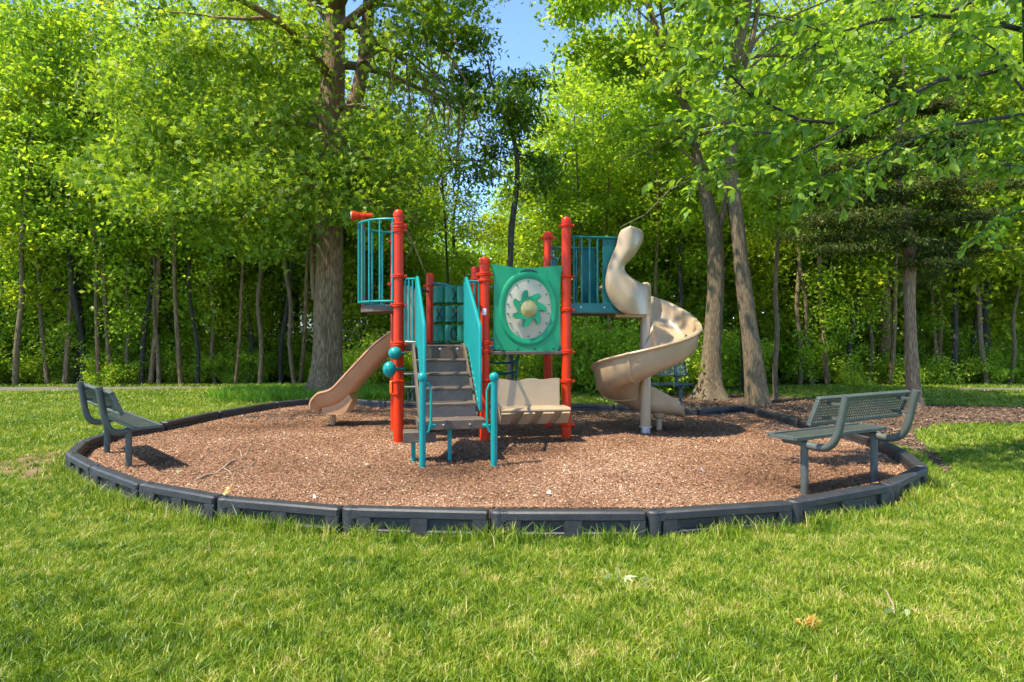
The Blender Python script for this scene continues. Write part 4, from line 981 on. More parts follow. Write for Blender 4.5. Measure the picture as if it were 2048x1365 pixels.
b2 = bench(M['bench'], True, .92, (-.03, .25), (-.13, -.23), -.28, .525, (.675, .925), .955, .56); b2.location = (-4.56, 7.51, 0); b2.rotation_euler = (0, 0, math.radians(-47.8))
b2['label'] = 'dark green metal bench at the left of the ring, its back towards the lawn'
b3 = bench(M['bench_blue'], False); b3.location = (2.72, 12.55, 0.02); b3.rotation_euler = (0, 0, math.radians(180))
b3['label'] = 'dark blue grey metal bench partly hidden behind the spiral slide'
# picnic table seen between the posts
pt = empty('picnic_table', (-1.78, 14.2, 0), 'dark metal picnic table seen between the red post and the stairs', 'picnic table')
mb = MB(); mb.box(-.62, .62, -.40, .40, .665, .70, .012); mb.build('table_top', M['bench'], pt)
for s in (-1, 1):
    mb = MB(); mb.box(-.62, .62, s*.68-.13, s*.68+.13, .42, .455, .01); mb.build('seat', M['bench'], pt)
for x in (-.38, .38):
    mb = MB(); mb.tube([(x, 0, -.02), (x, 0, .67)], .035, 10); mb.tube([(x, -.68, .42), (x, -.6, .30), (x, .6, .30), (x, .68, .42)], .024, 8); mb.tube([(x, -.62, -.02), (x, -.62, .40)], .028, 8); mb.tube([(x, .62, -.02), (x, .62, .40)], .028, 8)
    mb.build('leg', M['bench'], pt)

# ---------------------------------------------------------------- small things on the ground
def G2(px, py, z): p = gr(px, py, z); return p
br = empty('fallen_branch', G2(440, 935, MZ), 'dry forked branch lying on the mulch right of the left bench', 'branch'); bo = br.location
def bp(l, lift=.02): return [G2(x, y, MZ)+ZU*(lift+.015*math.sin(i*2.1)) for i, (x, y) in enumerate(l)]
mb = MB(); mb.tube(bp([(388, 967), (410, 958), (430, 950), (447, 940), (460, 930), (478, 920), (492, 913), (499, 898)]), [.010, .012, .013, .012, .011, .009, .006, .003], 7)
mb.build('stem', M['twig'], br, bo)
for l in ([(447, 940), (458, 949), (468, 957)], [(460, 947), (480, 942), (500, 937), (522, 940)], [(478, 920), (488, 921), (497, 914)], [(499, 937), (510, 930)], [(484, 917), (480, 906), (474, 900)]):
    MB().tube(bp(l), [.007, .006, .004, .002][:len(l)], 6).build('twig', M['twig'], br, bo)
def dead_leaf(px, py, z, size, matl, label, n=3, seed=1, name='fallen_leaf', cat='leaf'):
    rg = np.random.default_rng(seed); o = G2(px, py, z)
    P_ = np.concatenate([rg.normal(size=(n, 2))*size*.45, rg.uniform(.03, .06, (n, 1))], 1)
    ob = leaves(name, P_, size*rg.uniform(.7, 1.2, n), rg.uniform(.6, 1, n), matl, None, LEAF_OAK if n > 2 else LEAF_BROAD, up=1.0, rng=rg)
    ob.location = o; tag(ob, label, cat); return ob
M['dry_leaf'] = mat_leaf('dry_leaf', [(0, (.35, .22, .05)), (.6, (.55, .34, .07)), (1, (.62, .45, .16))], .3)
M['pale_leaf'] = mat_leaf('pale_leaf', [(0, (.20, .33, .10)), (1, (.45, .52, .30))], .3)
dead_leaf(1612, 1262, -.02, .075, M['dry_leaf'], 'orange yellow fallen oak leaves in the lawn at lower right', 13, 2, cat='fallen leaves')
dead_leaf(1243, 1160, 0, .10, M['pale_leaf'], 'pale green fallen leaf cluster in the middle of the lawn', 4, 3, cat='fallen leaves')
dead_leaf(1800, 1238, 0, .075, M['pale_leaf'], 'small pale leaf on the lawn right of the orange leaves', 2, 4)
dead_leaf(410, 1112, 0, .07, M['dry_leaf'], 'straw coloured dry leaf on the lawn below the left bench', 3, 5)
dead_leaf(424, 1006, .04, .10, M['dry_leaf'], 'dry brown leaf standing against the front left border', 4, 6)
dead_leaf(464, 985, MZ, .06, M['dry_leaf'], 'light dry leaf on the mulch by the front left border', 3, 7)
dead_leaf(371, 948, MZ, .06, M['pale_leaf'], 'green leaf on the mulch at the tip of the left bench shadow', 3, 8)
dead_leaf(1410, 947, MZ, .07, M['white'], 'white scrap of litter on the mulch left of the right bench', 2, 9, 'litter', 'litter')
dead_leaf(634, 998, MZ, .05, M['white'], 'small white and dark scrap behind the front border left of the stairs', 2, 10, 'litter', 'litter')
dead_leaf(1093, 997, MZ, .05, M['white'], 'pale scrap of litter behind the front centre border', 2, 12, 'litter', 'litter')
dead_leaf(1064, 994, MZ, .05, M['pale_leaf'], 'thin yellow green leaf behind the front centre border', 2, 13)
dead_leaf(729, 938, MZ, .045, M['pale_leaf'], 'green leaf on the mulch left of the low step', 3, 14)
st2 = MB(); st2.tube([G2(1772, 1180, .05), G2(1780, 1198, .06), G2(1787, 1212, .05), G2(1789, 1228, .04)], [.003, .004, .004, .002], 6); o = st2.build('stick', M['twig']); tag(o, 'thin grey stick in the lawn above the small pale leaf', 'stick')
st2 = MB(); sp_ = [S(.12, .02, .57), S(.22, -.01, .58), S(.33, -.03, .575), S(.40, -.05, .57)]; st2.tube(sp_, [.002, .004, .003, .002], 6); st2.tube([sp_[1], S(.27, .05, .575), S(.25, .10, .58)], .002, 5)
tag(st2.build('stick', M['twig']), 'small forked twig lying on the bottom landing of the stairs', 'twig')

# ---------------------------------------------------------------- house beyond the woods
hs = empty('house', (-13.5, 42, 0), 'pale house with white window trim glimpsed through the woods at left', 'house'); ho = hs.location
MB().box(-20.5, -7.6, 42, 50, 0, 5.6).build('wall', M['siding'], hs, ho, 0)
MB().prism([(-21, 41.5, 5.6), (-21, 46, 8.6), (-21, 50.5, 5.6)], (13.9, 0, 0)).build('roof', M['roof'], hs, ho, 0)
for (x, z) in ((-19.3, 3.0), (-17.2, 3.0), (-13.6, 3.0), (-11.0, 1.5), (-9.3, 1.5)):
    w = MB().box(x-.55, x+.55, 41.93, 41.99, z-.75, z+.85).build('window', M['glass'], hs, ho, 0)
    f = MB(); f.box(x-.65, x-.55, 41.9, 41.98, z-.85, z+.95); f.box(x+.55, x+.65, 41.9, 41.98, z-.85, z+.95); f.box(x-.549, x+.549, 41.9, 41.98, z-.85, z-.75); f.box(x-.549, x+.549, 41.9, 41.98, z+.85, z+.95); f.box(x-.03, x+.03, 41.9, 41.925, z-.74, z+.84)
    f.box(x-.54, x-.04, 41.9, 41.925, z-.02, z+.04); f.box(x+.04, x+.54, 41.9, 41.925, z-.02, z+.04)
    f.build('frame', M['trim'], w, ho, 0)
mb = MB()
for x in (-12.6, -10.6, -8.6): mb.box(x-.08, x+.08, 39.9, 40.06, 0, 3.0)
mb.box(-12.7, -7.6, 39.92, 40.04, .95, 1.05); mb.box(-12.7, -7.6, 39.92, 40.04, 3.0, 3.3)
mb.build('porch_rail', M['trim'], hs, ho, 0)
MB().box(-12.7, -7.6, 40.0, 41.9, 0, .55).build('porch', M['siding'], hs, ho, 0)

# ---------------------------------------------------------------- hero trees
def trunk(pxs, Y, dY=0.0):
    """path from photo measurements: (px, py, width in px)"""
    P_ = []; R_ = []
    for i, (x, y, w) in enumerate(pxs):
        yy = Y+dY*i/(len(pxs)-1); P_.append(at(x, y, yy)); R_.append(max(.02, .91*w/FPX*yy/2))
    P_[0].z = -0.05; return P_, R_
rg = np.random.default_rng(42)
# the big oak behind the straight slide
P0, R0 = trunk([(655, 795, 74), (655, 745, 64), (656, 690, 61), (657, 600, 60), (658, 500, 59), (658, 400, 57), (660, 300, 55), (664, 200, 52), (668, 100, 47), (672, 0, 42), (676, -150, 34), (684, -330, 24), (690, -480, 12)], 15.9)
def oak_reach(f, phi):
    s = 5.6*math.sin(PI*min(1, .22+.70*f))**.8
    s *= 1.0 + .25*max(0, -math.cos(phi))            # reaches further left
    if math.sin(phi) < -.2: s *= .82                  # less towards the viewer
    return s
def arm(l, Y, w0, w1, dY=0): 
    n = len(l); return ([at(x, y, Y+dY*i/(n-1)) for i, (x, y) in enumerate(l)], [(w0+(w1-w0)*i/(n-1))/FPX*Y/2 for i in range(n)])
extra = [arm([(664, 330), (690, 250), (715, 190), (728, 120), (735, 50), (740, -30), (745, -120)], 15.6, 34, 22), arm([(628, 600), (626, 560), (624, 500), (628, 460), (640, 420)], 15.8, 10, 9),
         arm([(727, 110), (745, 85), (775, 68), (820, 62), (850, 66), (880, 95), (905, 120), (930, 160), (945, 190)], 15.3, 10, 3, -1.0),
         arm([(715, 130), (760, 100), (800, 105), (830, 115), (865, 145), (895, 180), (915, 200), (930, 230)], 15.4, 7, 2.5, -1.2),
         arm([(735, 20), (800, -20), (850, 10), (880, 35), (900, 60), (920, 100)], 15.4, 8, 3, -1.5),
         arm([(664, 60), (640, 20), (600, 0), (560, -30)], 15.9, 14, 8), arm([(655, 250), (600, 215), (560, 200), (510, 205)], 15.9, 12, 5, -1)]
for i, (x0, y0) in enumerate(((822, 64), (838, 118), (850, 68), (868, 148), (886, 98), (894, 180), (906, 122), (916, 202), (930, 160), (845, 66), (878, 165), (812, 108), (930, 230), (860, 75), (902, 190), (775, 70), (796, 106))):
    l = [(x0, y0)]; dx = rg.normal()*4
    for k in range(int(rg.integers(5, 9))): dx += rg.normal()*5; l.append((l[-1][0]+dx*.6+rg.normal()*2, l[-1][1]+rg.uniform(16, 32)))
    extra.append(arm(l, 14.6, 4.2, 1.6, rg.uniform(-.6, .6)))
    if len(l) > 4: extra.append(arm([l[3], (l[3][0]+rg.normal()*10, l[3][1]+22), (l[3][0]+rg.normal()*16, l[3][1]+48)], 14.6, 2.4, 1.2))
more = []
def blob(px, py, Y, rx, rz, n, ry=None):
    c = at(px, py, Y); a = rx/FPX*Y; b = rz/FPX*Y; ry = ry or a*.8
    for k in range(n):
        v = Vector(norm(rg.normal(size=(1, 3)))[0])*rg.uniform(.35, 1)**.5; more.append((Vector((c.x+v.x*a, c.y+v.y*ry, c.z+v.z*b)), v))
for b in ((560, 470, 14.4, 130, 26, 26), (430, 440, 14.0, 110, 28, 24), (330, 400, 14.2, 110, 40, 24), (660, 470, 14.2, 90, 25, 16), (560, 380, 13.8, 150, 50, 36), (720, 400, 14.2, 90, 30, 18), (640, 540, 14.8, 50, 14, 3), (380, 300, 14.2, 140, 60, 36), (560, 250, 14.0, 130, 60, 36),
          (300, 180, 14.4, 120, 70, 32), (480, 120, 14.4, 140, 70, 40), (700, 300, 14.0, 80, 60, 22), (760, 340, 14.4, 80, 40, 16), (620, 130, 14.0, 70, 80, 22), (740, 190, 14.6, 60, 50, 12), (330, 60, 14.8, 110, 50, 22), (600, 20, 14.4, 150, 50, 32), (790, 30, 14.4, 90, 30, 16), (860, 30, 14.6, 60, 40, 10), (230, 330, 15, 90, 50, 16),
          (890, 60, 14.6, 60, 40, 14), (800, 90, 14.0, 60, 30, 8), (840, 150, 14.2, 60, 30, 7), (930, 20, 14.8, 50, 24, 6), (520, 505, 14.6, 60, 14, 6), (700, 430, 13.9, 60, 18, 8)): blob(*b)
for (x, y, z, n_) in ((-6.5, 9.2, 9.6, 14), (-5.2, 8.4, 9.2, 16), (-4.0, 8.0, 9.4, 16), (-2.8, 7.8, 9.0, 16), (-1.6, 7.9, 9.5, 16), (-.4, 8.2, 9.2, 14), (-5.6, 9.6, 9.8, 16), (-4.2, 9.6, 9.3, 18), (-2.8, 9.2, 9.8, 18), (-1.2, 9.4, 9.4, 18), (.2, 9.6, 9.6, 14),
                   (-3.4, 10.8, 9.8, 18), (-1.8, 11.0, 9.6, 16), (-.2, 10.8, 9.8, 14), (1.0, 10.6, 9.4, 12), (-7.6, 10.4, 9.6, 10), (-9, 9.0, 10, 8)):
    for k in range(n_): more.append((Vector((x+rg.normal()*.65, y+rg.normal()*.45, z+rg.normal()*.3)), ZU))
for (x, y) in ((-6.5, 9.2), (-4.0, 8.0), (-1.6, 7.9), (.2, 9.4), (-2.6, 9.6)):
    a_ = Vector((-4.3, 15.9, 9.3)); b_ = Vector((x, y, 9.5)); extra.append(([a_.lerp(b_, t)+ZU*(.9*math.sin(PI*t)) for t in (0, .2, .4, .6, .8, 1)], [.10, .08, .06, .045, .03, .012]))
def oak_keep(p):
    if p.y < 11.8 and p.z < CAMZ+.60*p.y: return False
    px = CX+FPX*p.x/p.y; py = HZ-FPX*(p.z-CAMZ)/p.y
    if 958 < px < 1105 and 0 < py < 135: return False
    if py > 500 and px > 600: return False
    if 800 < px and py > 90 and rg.random() > .42: return False
    if 615 < px < 705 and -50 < py < 330 and p.y < 15.9 and rg.random() > .14: return False
    if 695 < px < 760 and py < 230 and p.y < 15.6 and rg.random() > .14: return False
    if py > 455 and px > 590: return False
    return True
make_tree('oak_tree', 'massive oak with broad grey brown trunk behind the straight slide', 'oak tree', None, (P0[0].x, P0[0].y, 0), P0, R0, M['bark'], M['leaf_oak'], 4.6, 30, oak_reach, 42, .34, .150, LEAF_OAK, rg,
          rise=.1, droop=.55, subs=5, sublen=.42, flare=.55, rough=.035, sides=28, extra=extra, more=more, keep=oak_keep, flat=.42, tint=.50, thick=.5)
# slim dark tree with a crooked stem in the middle
P0, R0 = trunk([(1020, 795, 17), (1020, 730, 15), (1019, 620, 14), (1021, 520, 13), (1024, 450, 14), (1032, 390, 12), (1035, 340, 11), (1030, 290, 10), (1016, 240, 9), (1000, 205, 8), (985, 170, 6), (975, 120, 4)], 14.6)
ex = [arm([(1000, 205), (1030, 185), (1060, 165), (1085, 158)], 14.6, 5, 2), arm([(1022, 330), (990, 318), (950, 322), (880, 320)], 14.6, 4, 2), arm([(978, 180), (985, 160), (1005, 140)], 14.6, 4, 2)]
more = []
for b in ((1000, 215, 14.4, 70, 26, 12), (1060, 160, 14.6, 50, 20, 8), (1060, 350, 14.3, 50, 24, 9), (960, 340, 14.5, 60, 20, 8), (1010, 275, 14.4, 50, 20, 6), (1065, 380, 14.4, 34, 14, 5), (1050, 240, 14.4, 45, 18, 6)): blob(*b)
make_tree('slender_tree', 'slim tree with a crooked near black stem rising behind the green wheel panel', 'tree', None, (P0[0].x, P0[0].y, 0), P0, R0, M['bark_dark'], M['leaf_oak'], 5.4, 8, lambda f, p: 1.1, 30, .24, .17, LEAF_LONG, rg,
          rise=.1, droop=.5, subs=3, sides=12, extra=ex, more=more, up=.2, ldroop=1.2, tint=.34)
# twin row of grey trunks at the right
def keep_right(p):
    px = CX+FPX*p.x/p.y
    py = HZ-FPX*(p.z-CAMZ)/p.y
    tx1 = np.interp(py, [0, 130, 240, 360, 470], [1292, 1343, 1378, 1404, 1428]); tx2 = np.interp(py, [0, 100, 240, 380, 520], [1496, 1475, 1459, 1467, 1482])
    if p.y < 15.3 and -20 < py < 480 and min(abs(px-tx1), abs(px-tx2)) < 34 and rg.random() > .22: return False
    return not (958 < px < 1105 and py < 135) and not (py > 520)
P0, R0 = trunk([(1420, 800, 60), (1421, 768, 46), (1424, 700, 38), (1429, 620, 36), (1432, 540, 36), (1428, 470, 34), (1416, 410, 28), (1404, 360, 24), (1390, 300, 22), (1378, 240, 20), (1362, 190, 17), (1343, 130, 15), (1318, 70, 13), (1292, 0, 11), (1262, -80, 8), (1230, -160, 5)], 15.4)
ex = [arm([(1432, 480), (1448, 420), (1452, 360), (1450, 300)], 15.4, 14, 8), arm([(1345, 135), (1335, 80), (1322, 20), (1318, -40)], 15.4, 10, 6), arm([(1398, 330), (1350, 290), (1310, 280), (1240, 320)], 15.0, 5, 2), arm([(1400, 350), (1340, 380), (1290, 430), (1240, 455)], 14.8, 4, 1.5), arm([(1385, 275), (1330, 285), (1290, 310)], 15, 4, 2)]
make_tree('maple_tree', 'grey tree with spreading roots just left of the leaning tree', 'tree', None, (P0[0].x, P0[0].y, 0), P0, R0, M['bark_light'], M['leaf_wood'], 6.0, 16, lambda f, p: 3.0-.8*f, 44, .32, .16, LEAF_SIMPLE, rg,
          rise=.15, droop=.45, subs=4, flare=.45, rough=.05, sides=22, extra=ex, keep=keep_right, tint=.5)
P0, R0 = trunk([(1518, 815, 52), (1514, 788, 46), (1508, 730, 42), (1499, 660, 36), (1490, 590, 34), (1482, 520, 31), (1475, 450, 29), (1467, 380, 28), (1462, 310, 27), (1459, 240, 27), (1464, 170, 27), (1475, 100, 24), (1492, 30, 20), (1502, -60, 16), (1510, -160, 10)], 14.2)
ex = [arm([(1459, 250), (1475, 170), (1500, 100), (1512, 40), (1520, -30)], 14.2, 14, 9), arm([(1466, 200), (1440, 110), (1425, 60), (1400, 0)], 14.2, 7, 4), arm([(1470, 130), (1530, 60), (1600, 25), (1660, 0)], 13.8, 8, 3), arm([(1475, 160), (1540, 100), (1600, 60), (1680, 40)], 14, 6, 3)]
make_tree('maple_tree', 'pale tree leaning left beside the peak of the border, dark scar on its trunk', 'tree', None, (P0[0].x, P0[0].y, 0), P0, R0, M['bark_light'], M['leaf_wood'], 5.6, 16, lambda f, p: 2.8-.6*f, 42, .32, .16, LEAF_SIMPLE, rg,
          rise=.2, droop=.4, subs=4, flare=.12, rough=.025, sides=22, extra=ex, keep=keep_right, tint=.45)
P0, R0 = trunk([(1553, 803, 13), (1550, 770, 10), (1551, 720, 11), (1555, 660, 10), (1551, 600, 10), (1552, 540, 9), (1556, 470, 7), (1560, 400, 5), (1566, 320, 3)], 14.9)
make_tree('young_tree', 'thin young tree with a dark wavy stem right of the leaning tree', 'tree', None, (P0[0].x, P0[0].y, 0), P0, R0, M['bark_light'], M['leaf_wood'], 3.6, 10, lambda f, p: 1.0, 26, .24, .13, LEAF_SIMPLE, rg, rise=.2, subs=3, sides=10, tint=.5)
P0, R0 = trunk([(1489, 792, 16), (1488, 740, 13), (1486, 680, 12), (1482, 600, 11), (1470, 500, 9), (1456, 400, 7), (1450, 300, 5)], 17.0)
make_tree('young_tree', 'thin dark trunk half hidden behind the leaning tree', 'tree', None, (P0[0].x, P0[0].y, 0), P0, R0, M['bark_dark'], M['leaf_wood'], 4.2, 9, lambda f, p: 1.4, 30, .28, .15, LEAF_SIMPLE, rg, rise=.2, subs=3, sides=10, tint=.5)
# red cedar
P0, R0 = trunk([(1832, 820, 34), (1829, 795, 26), (1824, 720, 24), (1821, 640, 22), (1819, 560, 23), (1821, 500, 24), (1817, 455, 17), (1808, 415, 14), (1800, 385, 13), (1796, 330, 12), (1800, 260, 9), (1805, 180, 6), (1808, 110, 3)], 13.7)
more = []
for b in ((1640, 470, 13.2, 70, 10, 12), (1700, 500, 13.0, 60, 12, 12), (1760, 430, 12.9, 80, 14, 16), (1900, 440, 13.2, 80, 16, 18), (1900, 500, 13.2, 60, 18, 14), (1960, 500, 13.4, 40, 10, 6), (1700, 410, 13.4, 70, 12, 12), (1620, 390, 13.4, 50, 12, 8), (1840, 380, 13, 100, 14, 18), (1920, 360, 13.3, 70, 14, 12),
          (1740, 340, 13.2, 80, 16, 14), (1850, 530, 13.1, 60, 12, 10), (1650, 440, 13.2, 60, 10, 10), (1790, 480, 12.9, 60, 10, 8), (1720, 450, 13.1, 60, 8, 8)): blob(*b)
make_tree('cedar_tree', 'red cedar with shaggy pale trunk and dark drooping sprays behind the right bench', 'cedar tree', None, (P0[0].x, P0[0].y, 0), P0, R0, M['bark_cedar'], M['leaf_cedar'], 3.4, 13, lambda f, p: 2.3-1.5*f, 150, .17, .085, LEAF_LONG, rg,
          rise=-.05, droop=.25, subs=3, sides=18, flare=.35, rough=.09, more=more, flat=.22, top=.75, up=.2, ldroop=.9, tint=.45)
# tree at the right edge whose boughs hang over the frame
P0 = [Vector((6.75, 8.2, -.05)), Vector((6.70, 8.2, 1.0)), Vector((6.66, 8.2, 2.2)), Vector((6.58, 8.2, 3.4)), Vector((6.54, 8.2, 4.6)), Vector((6.55, 8.25, 6.2)), Vector((6.5, 8.3, 8.0)), Vector((6.4, 8.3, 9.6))]
R0 = [.17, .13, .09, .075, .07, .075, .06, .03]
def bough(l, Y0, Y1, w0=.030):
    n = len(l); return ([at(x, y, Y0+(Y1-Y0)*i/(n-1)) for i, (x, y) in enumerate(l)], [w0*(1-i/(n-1)*.85) for i in range(n)])
boughs = [bough([(2040, 130), (1960, 150), (1880, 160), (1800, 200), (1700, 250), (1600, 240), (1500, 190), (1440, 130), (1370, 96)], 8.2, 6.2, .034), bough([(2045, 60), (1960, 40), (1860, 30), (1760, 40), (1660, 70), (1600, 110), (1540, 150)], 8.2, 6.6, .034),
          bough([(2045, 230), (1980, 240), (1900, 250), (1800, 290), (1740, 320), (1690, 380)], 8.2, 6.8, .028), bough([(2045, 330), (2010, 330), (1960, 300), (1900, 280), (1840, 330)], 8.2, 7.4, .02),
          bough([(2045, 0), (1980, -20), (1880, -10), (1780, 0), (1700, 10)], 8.2, 7.0, .03), bough([(1700, 250), (1620, 300), (1560, 330), (1500, 320), (1440, 330), (1400, 340)], 7.0, 6.6, .014),
          bough([(2045, 180), (1990, 100), (1930, 60), (1880, 70)], 8.2, 6.4, .02), bough([(1600, 240), (1560, 270), (1480, 260), (1420, 230)], 6.9, 6.3, .012), bough([(1800, 200), (1760, 150), (1700, 120), (1640, 140)], 7.4, 6.6, .014),
          bough([(2045, 420), (2000, 440), (1960, 470)], 8.2, 7.6, .014), bough([(1660, 70), (1580, 40), (1480, 20), (1390, 10)], 7.0, 6.6, .012), bough([(1740, 320), (1700, 340), (1640, 350), (1600, 380)], 7.0, 6.7, .010)]
for q_ in range(5):
    boughs.append(([Vector((6.4, 8.2, 6.5+q_*.2)), Vector((5.4-q_*.2, 7.2, 7.4)), Vector((4.2-q_*.5, 6.2-q_*.1, 7.6)), Vector((3.2-q_*.6, 5.4, 7.2)), Vector((2.4-q_*.4, 5.0+q_*.25, 6.9))], [.05, .04, .03, .02, .008]))
base = Vector((6.75, 8.2, 0)); nroot = empty('overhanging_tree', base, 'near tree at the right edge with big glossy leaves hanging across the top right', 'tree')
LB = list(boughs); LP2 = []; LD2 = []; LT2 = []
for (pl, pr) in boughs:
    for i in range(1, len(pl)):
        for s_ in range(6):
            t = rg.uniform(0, 1); b = pl[i-1].lerp(pl[i], t); dd = (pl[i]-pl[i-1]).normalized(); sd = dd.cross(ZU)
            d2 = (dd*.7+sd*rg.normal()*.8+ZU*rg.normal()*.35).normalized(); ln = rg.uniform(.25, .60); c2 = b.copy(); p2 = [b]
            ct = rg.uniform(-.2, .2)
            for w in range(5):
                d2 = (d2+Vector(rg.normal(size=3))*.15+Vector((0, 0, -.16))).normalized(); c2 = c2+d2*ln/5; p2.append(c2.copy())
                sd2 = d2.cross(ZU).normalized()
                for q in (-1, 1, 0):
                    if rg.random() < .82:
                        LP2.append(p2[-1]-d2*rg.uniform(0, ln/5)); LD2.append(d2*.55+sd2*q*.9+Vector((0, 0, -.55))+Vector(rg.normal(size=3))*.25); LT2.append(ct)
            LB.append((p2, [.006, .005, .005, .004, .003, .002]))
L3, tips3 = grow_limbs(rg, P0, R0, 5.0, 9, lambda f, p: 2.6, rise=.3, subs=5)
LB += L3
for t_, d_ in tips3:
    q = CX+FPX*t_.x/t_.y, HZ-FPX*(t_.z-CAMZ)/t_.y
    if q[0] < 1350: continue
    for k in range(9): LP2.append(t_+Vector(rg.normal(size=3))*.2); LD2.append(Vector(rg.normal(size=3))+Vector((0, 0, -.6))); LT2.append(0)
tree_wood(P0, R0, LB, M['bark_dark'], nroot, base, 16, .3, .04, rg)
LP2 = np.array([list(p) for p in LP2])-np.array(base); LD2 = np.array([list(p) for p in LD2])
leaves('crown', LP2, .115*rg.uniform(.6, 1.25, len(LP2)), np.clip(.5+np.array(LT2)+rg.normal(size=len(LP2))*.18, 0, 1), M['leaf_near'], nroot, LEAF_BROAD, up=1.0, D=LD2, rng=rg)

# ---------------------------------------------------------------- the woods
def gen_path(rg, H, lean=.05, r0=.12, wob=.12):
    P_ = []; R_ = []; x = y = 0; n = 9
    for i in range(n):
        t = i/(n-1); P_.append(Vector((x, y, H*t-.05))); R_.append(r0*(1-t)**.8+.012); x += rg.normal()*wob*H/14+lean*H/n*math.cos(n); y += rg.normal()*wob*H/14
    return P_, R_
def proto(name, cat, rg, H, r0, z0, nl, reach, per, rad, ls, wood, lm, tint=.5, templ=LEAF_SIMPLE, **kw):
    P_, R_ = gen_path(rg, H, r0=r0, wob=kw.pop('wob', .12)); o = make_tree(name, 'x', cat, None, (0, 0, 0), P_, R_, wood, lm, z0, nl, reach, per, rad, ls, templ, rg, tint=tint, sides=8, **kw)
    return o
rf = lambda s, a=.25, b=.7: (lambda f, p: s*math.sin(PI*min(1, a+b*f))**.7)
def opened(zc, keep_, r_=np.random.default_rng(8)): return lambda p: p.z < zc or r_.random() < keep_
TALL = [proto('woodland_tree', 'tree', rg, 19, .20, 5.0, 24, rf(4.0), 32, .46, .20, M['bark'], M['leaf_wood'], .50, keep=opened(13.5, .3), flat=.7),
        proto('woodland_tree', 'tree', rg, 17, .16, 3.6, 24, rf(3.5), 32, .45, .19, M['bark_dark'], M['leaf_yel'], .42, keep=opened(12.5, .3), flat=.7),
        proto('woodland_tree', 'tree', rg, 21, .22, 6.5, 24, rf(4.2), 32, .48, .20, M['bark_light'], M['leaf_wood'], .62, keep=opened(14.5, .3), flat=.7)]
MID = [proto('understory_tree', 'tree', rg, 9.5, .08, 1.6, 20, rf(2.5, .3, .6), 30, .46, .19, M['bark_dark'], M['leaf_wood'], .58, rise=.35, flat=.95),
       proto('understory_tree', 'tree', rg, 8.0, .07, 1.3, 20, rf(2.3, .3, .6), 32, .44, .18, M['bark'], M['leaf_yel'], .40, rise=.4, flat=.95),
       proto('understory_tree', 'tree', rg, 11, .09, 2.2, 22, rf(2.7, .3, .6), 30, .48, .19, M['bark_light'], M['leaf_wood'], .45, rise=.35, flat=.95)]
def shrub(rg, H, R_, n, ls, lm, tint):
    root = empty('shrub', (0, 0, 0), 'x', 'shrub'); mb = MB(); tips = []
    for k in range(n):
        a = rg.uniform(0, 2*PI); d = Vector((math.cos(a)*rg.uniform(.2, 1), math.sin(a)*rg.uniform(.2, 1), rg.uniform(.9, 1.6))).normalized()
        p = Vector((rg.normal()*R_*.25, rg.normal()*R_*.25, -.03)); pl = [p]
        ln = H*rg.uniform(.6, 1.1)
        for q in range(5):
            d = (d+Vector((rg.normal()*.15, rg.normal()*.15, -.10))).normalized(); p = p+d*ln/5; pl.append(p.copy())
            if q > 0: 
                for z in range(3): tips.append((p+Vector((rg.normal()*.22, rg.normal()*.22, rg.normal()*.12)), d))
            else: tips.append((p+Vector((rg.normal()*.2, rg.normal()*.2, .05)), d))
        mb.tube(pl, [.014, .012, .010, .008, .006, .004], 5, cap=False)
    mb.build('stems', M['bark_dark'], root)
    P_, ct = cluster_leaves(rg, tips, 26, .15, .7); P_ = P_[P_[:, 2] > .02]; ct = ct[:len(P_)]
    leaves('foliage', P_, ls*rg.uniform(.6, 1.25, len(P_)), np.clip(tint+ct+rg.normal(size=len(P_))*.16, 0, 1), lm, root, rng=rg)
    return root
SHR = [shrub(rg, 2.0, 1.3, 26, .115, M['leaf_shrub'], .5), shrub(rg, 1.5, 1.2, 24, .105, M['leaf_shrub'], .62), shrub(rg, 2.4, 1.3, 28, .12, M['leaf_shrub'], .42), shrub(rg, .8, 1.1, 26, .085, M['leaf_shrub'], .6)]
used = set()
def place(protos, k, x, y, s, rz, label, group):
    p = protos[k % len(protos)]; key = id(p)
    if key in used: o = copy_tree(p)
    else: o = p; used.add(key)
    o.location = (x, y, 0); o.rotation_euler = (0, 0, rz); o.scale = (s, s, s); o['group'] = group; NAMED[-1][0] = o
    return o
def zone_name(px):
    for lim, nm in ((0, 'at the far left edge'), (90, 'left of the left bench'), (230, 'behind the left bench'), (400, 'right of the left bench'), (560, 'left of the oak'), (720, 'behind the oak'), (860, 'behind the tallest red post'), (960, 'behind the drum panel'),
                    (1120, 'behind the green wheel panel'), (1220, 'behind the high deck guard'), (1330, 'behind the spiral slide'), (1440, 'behind the root flared tree'), (1560, 'behind the leaning tree'), (1700, 'between leaning tree and cedar'), (1800, 'left of the cedar trunk'),
                    (1900, 'right of the cedar trunk'), (2000, 'beyond the footpath'), (9999, 'at the far right edge')):
        if px <= lim: return nm
NAMED = []
def lab(kind, px, depth): NAMED.append([None, kind, px, depth]); return 'x'
def name_all():
    keys = {}
    for o, kind, px, depth in NAMED: keys.setdefault((kind, depth, zone_name(px)), []).append((px, o))
    for (kind, depth, z), l in keys.items():
        l.sort(key=lambda t: t[0]); n = len(l)
        for i, (px, o) in enumerate(l):
            w_ = '' if n == 1 else (', ' + ('leftmost' if i == 0 else 'rightmost' if i == n-1 else ['', 'second from left', 'third from left', 'fourth from left', 'fifth from left', 'sixth from left'][min(i, 5)]))
            o['label'] = kind+' '+depth+' '+z+w_
